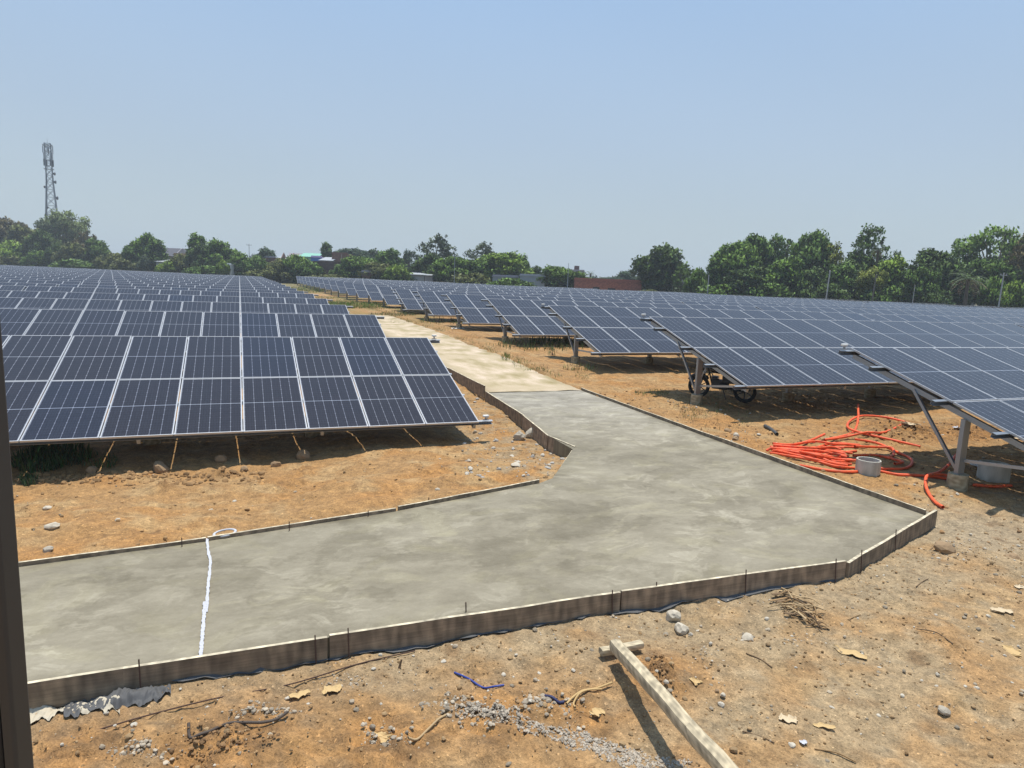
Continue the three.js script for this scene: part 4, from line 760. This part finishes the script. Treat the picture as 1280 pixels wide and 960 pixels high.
T(1240, 285, 76, 14, 'spread', 'mid', 'largest spreading tree above the palm at right'); T(1236, 325, 60, 8, 'broad', 'deep', 'dark tree under the largest spreading tree'); B(1245, 345, 36, 0, 'mid', 'green bush right of the palm'); T(1279, 292, 40, 8, 'airy', 'brown', 'brownish tree cut by the right picture edge'); B(1270, 350, 36, -1, 'bright', 'bright bush at the right picture edge');
for (const [px, y, w, leaf, label] of [[905, 352, 60, 'mid', 'low green bush along the field edge, left end of the right wood'], [965, 350, 60, 'deep', 'low dark bush along the field edge below the right wood'], [1110, 352, 50, 'deep', 'low dark bush between the two poles at right'], [1165, 355, 50, 'dark', 'low dark bush below the wide dark tree'], [590, 338, 50, 'olive', 'low olive bush right of the thin tall pole'], [100, 322, 60, 'deep', 'low dark bush below the left tree group'], [160, 322, 40, 'olive', 'low olive bush left of the two-lobed tree'], [640, 345, 50, 'deep', 'low dark bush below the big bright tree'], [20, 318, 50, 'olive', 'low olive bush at the far left field edge'], [340, 333, 50, 'olive', 'low olive hedge bush below the village roofs'], [410, 341, 50, 'olive', 'low olive bush below the dark brick wall'], [1035, 350, 50, 'dark', 'low dark bush at the leaning white pole']]) B(px, y, w, 0, leaf, label, 'shrub');
{ // far woodland that reads as one band
  const g = crownGeo(301, { lobes: Array.from({ length: 26 }, (_, i) => [i * 5.2 - 65 + rr(-1, 1), rr(2, 3.4), rr(-3, 3), rr(2.6, 4), rr(2, 3.4)]), density: 1.5, clump: 1.6, leaves: 14, leaf: .8 });
  const far = []; for (const [px, d, s] of [[60, 420, 1.2], [330, 420, 1.1], [520, 380, 1.1], [700, 380, 1], [860, 330, 1], [1030, 300, 1.2], [1200, 260, 1.3]]) { const p = atDepth(px, d); far.push(g.clone().scale(s, s, s).rotateY(-YAW).translate(p.x, .4, p.z)); }
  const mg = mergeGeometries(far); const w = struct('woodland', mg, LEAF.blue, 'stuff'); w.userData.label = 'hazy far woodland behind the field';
}
// palms
function palm(px, ytop, wpx, extra, label, brown) {
  const d = edgeOf(px) + extra, p = atDepth(px, d), gy = baseY(p.x, -p.z), H = (horizonPx(px) - ytop) * d / F + CH - gy, rad = wpx * d / F / 2, r = rng(px);
  const t = thing('palm_tree', label, 'palm', [p.x, gy, p.z], 0, 'palms beyond the field'); const hub = H - rad * .62;
  part('trunk', cylAB(V(0, -.3, 0), V(0, hub, 0), .28, .2, 9), BARK, t);
  const gm = std(lin(.085, .12, .045), .7, { side: THREE.DoubleSide }), bm = std(lin(.24, .17, .1), .9, { side: THREE.DoubleSide });
  for (let i = 0; i < 34; i++) {
    const az = i * 2.4, old = i < 14, el = old ? rr(-1.0, -.05, r) : rr(-.1, 1.35, r), L = rad * rr(.85, 1.1, r), pos = [], idx = [], dir = V(Math.cos(az), 0, Math.sin(az)), side = V(-dir.z, 0, dir.x);
    let x = 0, y = 0, e = el; for (let k = 0; k <= 10; k++) { if (k) { x += Math.cos(e) * L / 10; y += Math.sin(e) * L / 10; e -= old ? .06 : .16; } const w = L * .26 * Math.sin(Math.PI * (.12 + .86 * k / 10)); for (const s of [-1, 1]) { const q = pos.length / 3; pos.push(dir.x * x, y, dir.z * x, dir.x * (x + w * .7) + side.x * s * w, y - w * .35, dir.z * (x + w * .7) + side.z * s * w, dir.x * (x + L * .045), y + .0, dir.z * (x + L * .045)); idx.push(q, q + 1, q + 2); } }
    const g = new THREE.BufferGeometry(); g.setAttribute('position', new THREE.Float32BufferAttribute(pos, 3)); g.setIndex(idx); g.computeVertexNormals(); g.translate(0, hub, 0);
    part('frond', g, old && brown ? bm : gm, t);
  }
}
palm(1211, 334, 50, -9, 'shaggy palm with a brown skirt of dead fronds at right', true);
palm(1094, 308, 22, 6, 'palm crown half hidden in the tall ragged tree', true);
palm(738, 338, 14, 40, 'small dark palm left of the red brick wall top', false);
palm(112, 287, 12, 10, 'small palm top above the left tree group', false);

// ---------------------------------------------------------------- poles
function pole(px, yb, yt, extra, r, lean, label, mat, arm) {
  const d = edgeOf(px) + extra, p = atDepth(px, d), gy = baseY(p.x, -p.z), H = (horizonPx(px) - yt) * d / F + CH - gy;
  const t = thing('utility_pole', label, 'pole', [p.x, gy, p.z], 0, 'poles around the field');
  part('shaft', cylAB(V(-lean * .5, -.3, 0), V(lean * .5, H, 0), r, r * .7, 8), mat, t);
  if (arm) part('cross_arm', [bar(V(lean * .45 - .7, H - .35, 0), V(lean * .45 + .7, H - .35, 0), .09, .09), box(.06, .2, .06, lean * .45 - .6, H - .2, 0), box(.06, .2, .06, lean * .45 + .6, H - .2, 0)], mat, t);
  else part('cap', new THREE.SphereGeometry(r * .9, 8, 6).translate(lean * .5, H, 0), mat, t);
}
const POLE = std(lin(.42, .41, .39), .8), POLED = std(lin(.14, .12, .1), .9), POLEM = std(lin(.4, .42, .44), .5, { metalness: .4 });
pole(568, 353, 312, -8, .06, 0, 'thin tall metal pole in front of the middle trees', POLEM);
pole(710, 357, 330, -4, .07, 0, 'thin pole left of the red brick wall', POLEM);
pole(1036, 373, 340, -3, .13, .3, 'leaning white pole in front of the right wood', POLE);
pole(1094, 379, 345, -14, .11, .35, 'bare dark leaning pole against the bright tree', POLED);
pole(1145, 377, 357, -8, .06, .05, 'thin short pole left of the wide dark tree', POLE);
pole(1254, 381, 342, -6, .11, .15, 'grey pole right of the palm', POLE, true);
pole(886, 366, 345, -4, .10, 0, 'pale pole at the left end of the right wood', POLE);
pole(312, 320, 306, 30, .08, 0, 'distant thin pole right of the rounded tree', POLED, true);
pole(427, 332, 319, 26, .07, 0, 'thin pole standing against the brick house', POLE);

// ---------------------------------------------------------------- lattice tower
{
  const px = 69.5, d = 255, p = atDepth(px, d), gy = .4, H = (horizonPx(px) - 187) * d / F + CH - gy;
  const t = thing('lattice_tower', 'tall grey lattice telecom tower behind the left trees', 'tower', [p.x, gy, p.z], 0.5 - YAW);
  const half = (y) => { const f = y / H; return f < .72 ? 2.9 - (2.9 - .95) * f / .72 : .95; }, m = std(lin(.22, .24, .27), .6, { metalness: .3 });
  const cs = [[1, 1], [1, -1], [-1, -1], [-1, 1]], lv = []; for (let y = 0, s = 4.6; y < H; y += s, s = Math.max(1.9, s * .93)) lv.push(y); lv.push(H);
  for (const [a, b] of cs) { const g = []; for (let i = 0; i + 1 < lv.length; i++) { const h0 = half(lv[i]), h1 = half(lv[i + 1]); g.push(bar(V(a * h0, lv[i], b * h0), V(a * h1, lv[i + 1], b * h1), .26)); } part('leg', g, m, t); }
  for (let k = 0; k < 4; k++) {
    const [a, b] = cs[k], [c, e] = cs[(k + 1) % 4], g = [];
    for (let i = 0; i + 1 < lv.length; i++) { const h0 = half(lv[i]), h1 = half(lv[i + 1]); g.push(bar(V(a * h0, lv[i], b * h0), V(c * h1, lv[i + 1], e * h1), .13), bar(V(c * h0, lv[i], e * h0), V(a * h1, lv[i + 1], b * h1), .13), bar(V(a * h1, lv[i + 1], b * h1), V(c * h1, lv[i + 1], e * h1), .09)); }
    part('bracing', g, m, t);
  }
  const dk = std(lin(.13, .14, .16), .6);
  for (const y of [H * .985, H * .8]) part('platform', [box(3.0, .1, .25, 0, y, 1.4), box(3.0, .1, .25, 0, y, -1.4), box(.25, .1, 2.55, 1.4, y, 0), box(.25, .1, 2.55, -1.4, y, 0)], m, t);
  for (let k = 0; k < 12; k++) { const a = k / 12 * 6.28, q = 1.5, y = H - 2.2 - (k % 3) * 2.3; part('panel_antenna', [rbox(.48, 2.4, .3, .04, 0, 0, 0).rotateY(-a + 1.57).translate(Math.cos(a) * q, y, Math.sin(a) * q), bar(V(Math.cos(a) * .8, y, Math.sin(a) * .8), V(Math.cos(a) * q, y, Math.sin(a) * q), .08)], k % 3 === 2 ? dk : std(lin(.4, .42, .45), .6), t); }
  for (const [y, a, q] of [[.77, .6, .6], [.705, .5, .65], [.58, .55, .7], [.66, 2.6, .5], [.5, 2.2, .5]]) part('dish_antenna', [new THREE.CylinderGeometry(q, q * .55, .45, 16).rotateZ(-Math.PI / 2).translate(half(H * y) + .75, H * y, 0).rotateY(a), bar(V(half(H * y) * .9, H * y, 0), V(half(H * y) + .6, H * y, 0), .1).rotateY(a)], dk, t);
  part('lightning_rod', cylAB(V(0, H, 0), V(0, H + 2, 0), .05, .02), m, t);
}

// ---------------------------------------------------------------- village buildings
const brickTex = (c, m) => tex(256, 256, (i, j) => { const row = Math.floor(j / 8), off = row % 2 ? 8 : 0, mx = ((i + off) % 16) < 1, my = j % 8 < 1, v = 1 + .16 * n2(Math.floor((i + off) / 16) * 3.1, row * 1.7) + .12 * n2(i * .02, j * .02); return mx || my ? m : c.map((q) => q * v); });
const WALL = { red: std(0xffffff, .95, { map: brickTex([150, 86, 70], [150, 120, 104]) }), dark: std(0xffffff, .95, { map: brickTex([92, 66, 60], [96, 82, 76]) }), brown: std(0xffffff, .95, { map: brickTex([118, 84, 70], [120, 102, 90]) }), white: std(lin(.7, .7, .68), .9), blue: std(lin(.10, .19, .46), .8), grey: std(lin(.32, .33, .35), .95), green: std(lin(.22, .46, .36), .8), slate: std(lin(.09, .09, .105), .9), tin: std(lin(.36, .38, .40), .7), mauve: std(lin(.3, .28, .3), .9), clay: std(lin(.42, .28, .14), .95), pink: std(lin(.5, .4, .6), .8) };
function house(px0, px1, ytop, extra, wall, roofKind, roofMat, openings, label, cat = 'house', depth = 6, name = 'house') {
  const pm = (px0 + px1) / 2, d = edgeOf(pm) + extra, p = atDepth(pm, d), gy = baseY(p.x, -p.z) - .1, W = (px1 - px0) * d / F, H = (horizonPx(pm) - ytop) * d / F + CH - gy;
  const t = thing(name, label, cat, [p.x, gy, p.z], -YAW, undefined), hw = roofKind === 'gable' ? H * .72 : roofKind === 'shed' ? H * .86 : H - .15;
  // walls with real openings on the near side
  const s = new THREE.Shape(); s.moveTo(-W / 2, 0); s.lineTo(W / 2, 0); s.lineTo(W / 2, hw); s.lineTo(-W / 2, hw); s.closePath();
  for (const [a, b, w, h] of openings) { const q = new THREE.Path(); const x = (a - .5) * W; q.moveTo(x - w / 2, b); q.lineTo(x - w / 2, b + h); q.lineTo(x + w / 2, b + h); q.lineTo(x + w / 2, b); q.closePath(); s.holes.push(q); }
  const front = new THREE.ExtrudeGeometry(s, { depth: .25, bevelEnabled: false }).translate(0, 0, -.25); { const uv = front.attributes.uv, po = front.attributes.position; for (let i = 0; i < uv.count; i++) uv.setXY(i, po.getX(i) / 4, po.getY(i) / 4); }
  const bx = (w, h, dd, x, y, z) => { const g = box(w, h, dd, x, y, z), uv = g.attributes.uv; for (let i = 0; i < uv.count; i++) uv.setXY(i, uv.getX(i) * Math.max(w, dd) / 4, uv.getY(i) * h / 4); return g; };
  part('wall', [front, bx(.25, hw, depth - .25, -W / 2 + .125, hw / 2, -.25 - (depth - .25) / 2), bx(.25, hw, depth - .25, W / 2 - .125, hw / 2, -.25 - (depth - .25) / 2), bx(W - .5, hw, .25, 0, hw / 2, -depth + .125)], wall, t);
  for (const [a, b, w, h, door] of openings) { const x = (a - .5) * W, o = part(door ? 'door' : 'window', box(w, h, .05, x, b + h / 2, -.16), M.glassDark, t); if (!door) part('sill', box(w + .16, .08, .12, x, b - .04, .06), WALL.grey, o); }
  if (roofKind === 'gable') { const g = []; for (const q of [1, -1]) g.push(bar(V(0, hw - .1, q > 0 ? .4 : -depth - .4), V(0, H, -depth / 2), W + .7, .12)); part('roof', g, roofMat, t); const gab = new THREE.Shape(); gab.moveTo(0, hw); gab.lineTo(-depth, hw); gab.lineTo(-depth / 2, H - .12); for (const q of [-1, 1]) part('gable', new THREE.ExtrudeGeometry(gab, { depth: .2, bevelEnabled: false }).rotateY(-Math.PI / 2).scale(1, 1, 1).translate(q > 0 ? W / 2 : -W / 2 + .2, 0, 0).applyMatrix4(new THREE.Matrix4().makeScale(1, 1, 1)), wall, t).scale.z = -1; }
  else if (roofKind === 'shed') part('roof', [bar(V(0, hw + .06, .5), V(0, H + .06, -depth - .3), W + .6, .1)], roofMat, t);
  else part('roof', [box(W + .3, .18, depth + .3, 0, H - .06, -depth / 2), box(W, .3, .15, 0, H + .18, -.1)], roofMat, t);
  return { t, W, H };
}
house(203, 238, 311, 26, WALL.mauve, 'gable', WALL.slate, [[.3, 1, 1.2, 1.1], [.75, 0, 1, 2, 1]], 'house with a dark slate roof above an earth bank at left', 'house', 9);
house(218, 242, 319, 14, WALL.clay, 'flat', WALL.clay, [[.6, .6, .8, .8]], 'clay coloured house right of the dark slate roof', 'house', 5);
house(196, 208, 325, 4, WALL.tin, 'shed', WALL.tin, [[.5, 0, .9, 1.8, 1]], 'tiny pale tin shed below the dark slate roof', 'shed', 3, 'shed');
house(283, 289, 331, 1, WALL.white, 'flat', WALL.white, [[.75, 0, .7, 1.7, 1]], 'small white hut at the field edge left of centre', 'hut', 2, 'hut');
house(322, 343, 322, 22, WALL.brown, 'flat', WALL.mauve, [[.3, .9, 1, 1], [.7, .9, 1, 1]], 'brown brick house in front of the bluish round tree');
house(346, 357, 320, 36, WALL.grey, 'shed', WALL.tin, [[.5, .9, 1, 1]], 'small house with a pale tin roof, left in the village'); house(359, 372, 317, 40, WALL.brown, 'gable', WALL.mauve, [[.5, 1, 1, 1]], 'small house with a mauve gable roof in the village');
house(374, 396, 317, 40, WALL.green, 'shed', WALL.green, [[.3, 1, 1, 1.1], [.7, 1, 1, 1.1]], 'house with a sea green roof in the village'); house(389, 402, 322, 24, WALL.blue, 'flat', WALL.pink, [[.3, 1.5, .9, 1], [.75, 1.5, .9, 1]], 'bright blue painted house in the village');
house(400, 415, 322, 22, WALL.grey, 'shed', WALL.tin, [[.5, 1, 1.6, 1]], 'grey house with a pale sloping roof right of the blue house'); house(415, 434, 318, 26, WALL.brown, 'flat', WALL.brown, [[.25, 1, .9, 1.1], [.6, 1, .9, 1.1], [.6, 3, .9, 1.1]], 'unfinished brown brick house at the right of the village');
house(390, 423, 329, 12, WALL.dark, 'flat', WALL.dark, [[.2, 1, .9, .9], [.5, 1, .9, .9], [.8, 0, 1.1, 2, 1]], 'long dark brick building below the blue house', 'building', 5, 'building');
house(514, 530, 341, 4, WALL.grey, 'shed', WALL.tin, [[.3, 0, 1, 1.9, 1], [.7, .8, .9, .9]], 'grey hut with a pale roof at mid field edge', 'hut', 4, 'hut'); house(531, 541, 342, 5, WALL.mauve, 'shed', WALL.tin, [[.5, .8, .9, .9]], 'smaller hut right of the grey hut', 'hut', 4, 'hut');
house(452, 466, 340, 2, WALL.brown, 'flat', WALL.mauve, [[.5, .6, .9, .9]], 'low brown shed below the wide green tree', 'shed', 4, 'shed');
house(650, 681, 345, 6, WALL.grey, 'flat', WALL.grey, [[.3, .9, .9, .9], [.7, .9, .9, .9]], 'long grey walled building right of the big bright tree', 'building', 5, 'building'); house(616, 648, 346, 7, WALL.grey, 'flat', WALL.mauve, [[.2, .8, .8, .8], [.6, 0, 1, 1.9, 1]], 'grey building half hidden under the big bright tree', 'building', 5, 'building');
const J = house(719, 802, 351, 12, WALL.red, 'flat', WALL.red, [[.33, 0, 1.3, 2.2, 1], [.12, 1.0, .9, .9], [.56, 0, 1.6, 2.1, 1], [.78, 1.1, .8, .8]], 'long red brick building beyond the middle of the field', 'building', 8, 'building');
{ // rooftop tank on its stand, behind the trees
  const px = 719, d = 205, p = atDepth(px, d), gy = .4, H = (horizonPx(px) - 331) * d / F + CH - gy;
  const { t } = house(708, 730, 339, d - edgeOf(719), WALL.mauve, 'flat', WALL.mauve, [[.3, 1.2, 1, 1.2], [.7, 1.2, 1, 1.2]], 'flat roofed house carrying a water tank behind the trees');
  part('roof_slab', box(6.5, .3, 5, 0, H - 2.3, -3), WALL.grey, t); part('water_tank', new THREE.CylinderGeometry(.75, .8, 1.7, 16).translate(.6, H - 1.2, -3), WALL.dark, t);
  for (const [x, z] of [[-2.6, -1.2], [2.6, -1.2], [-2.6, -4.8], [2.6, -4.8]]) part('pillar', box(.3, 1.7, .3, x, H - 3.3, z), WALL.grey, t);
}
shade(scene);
renderer.render(scene, camera);
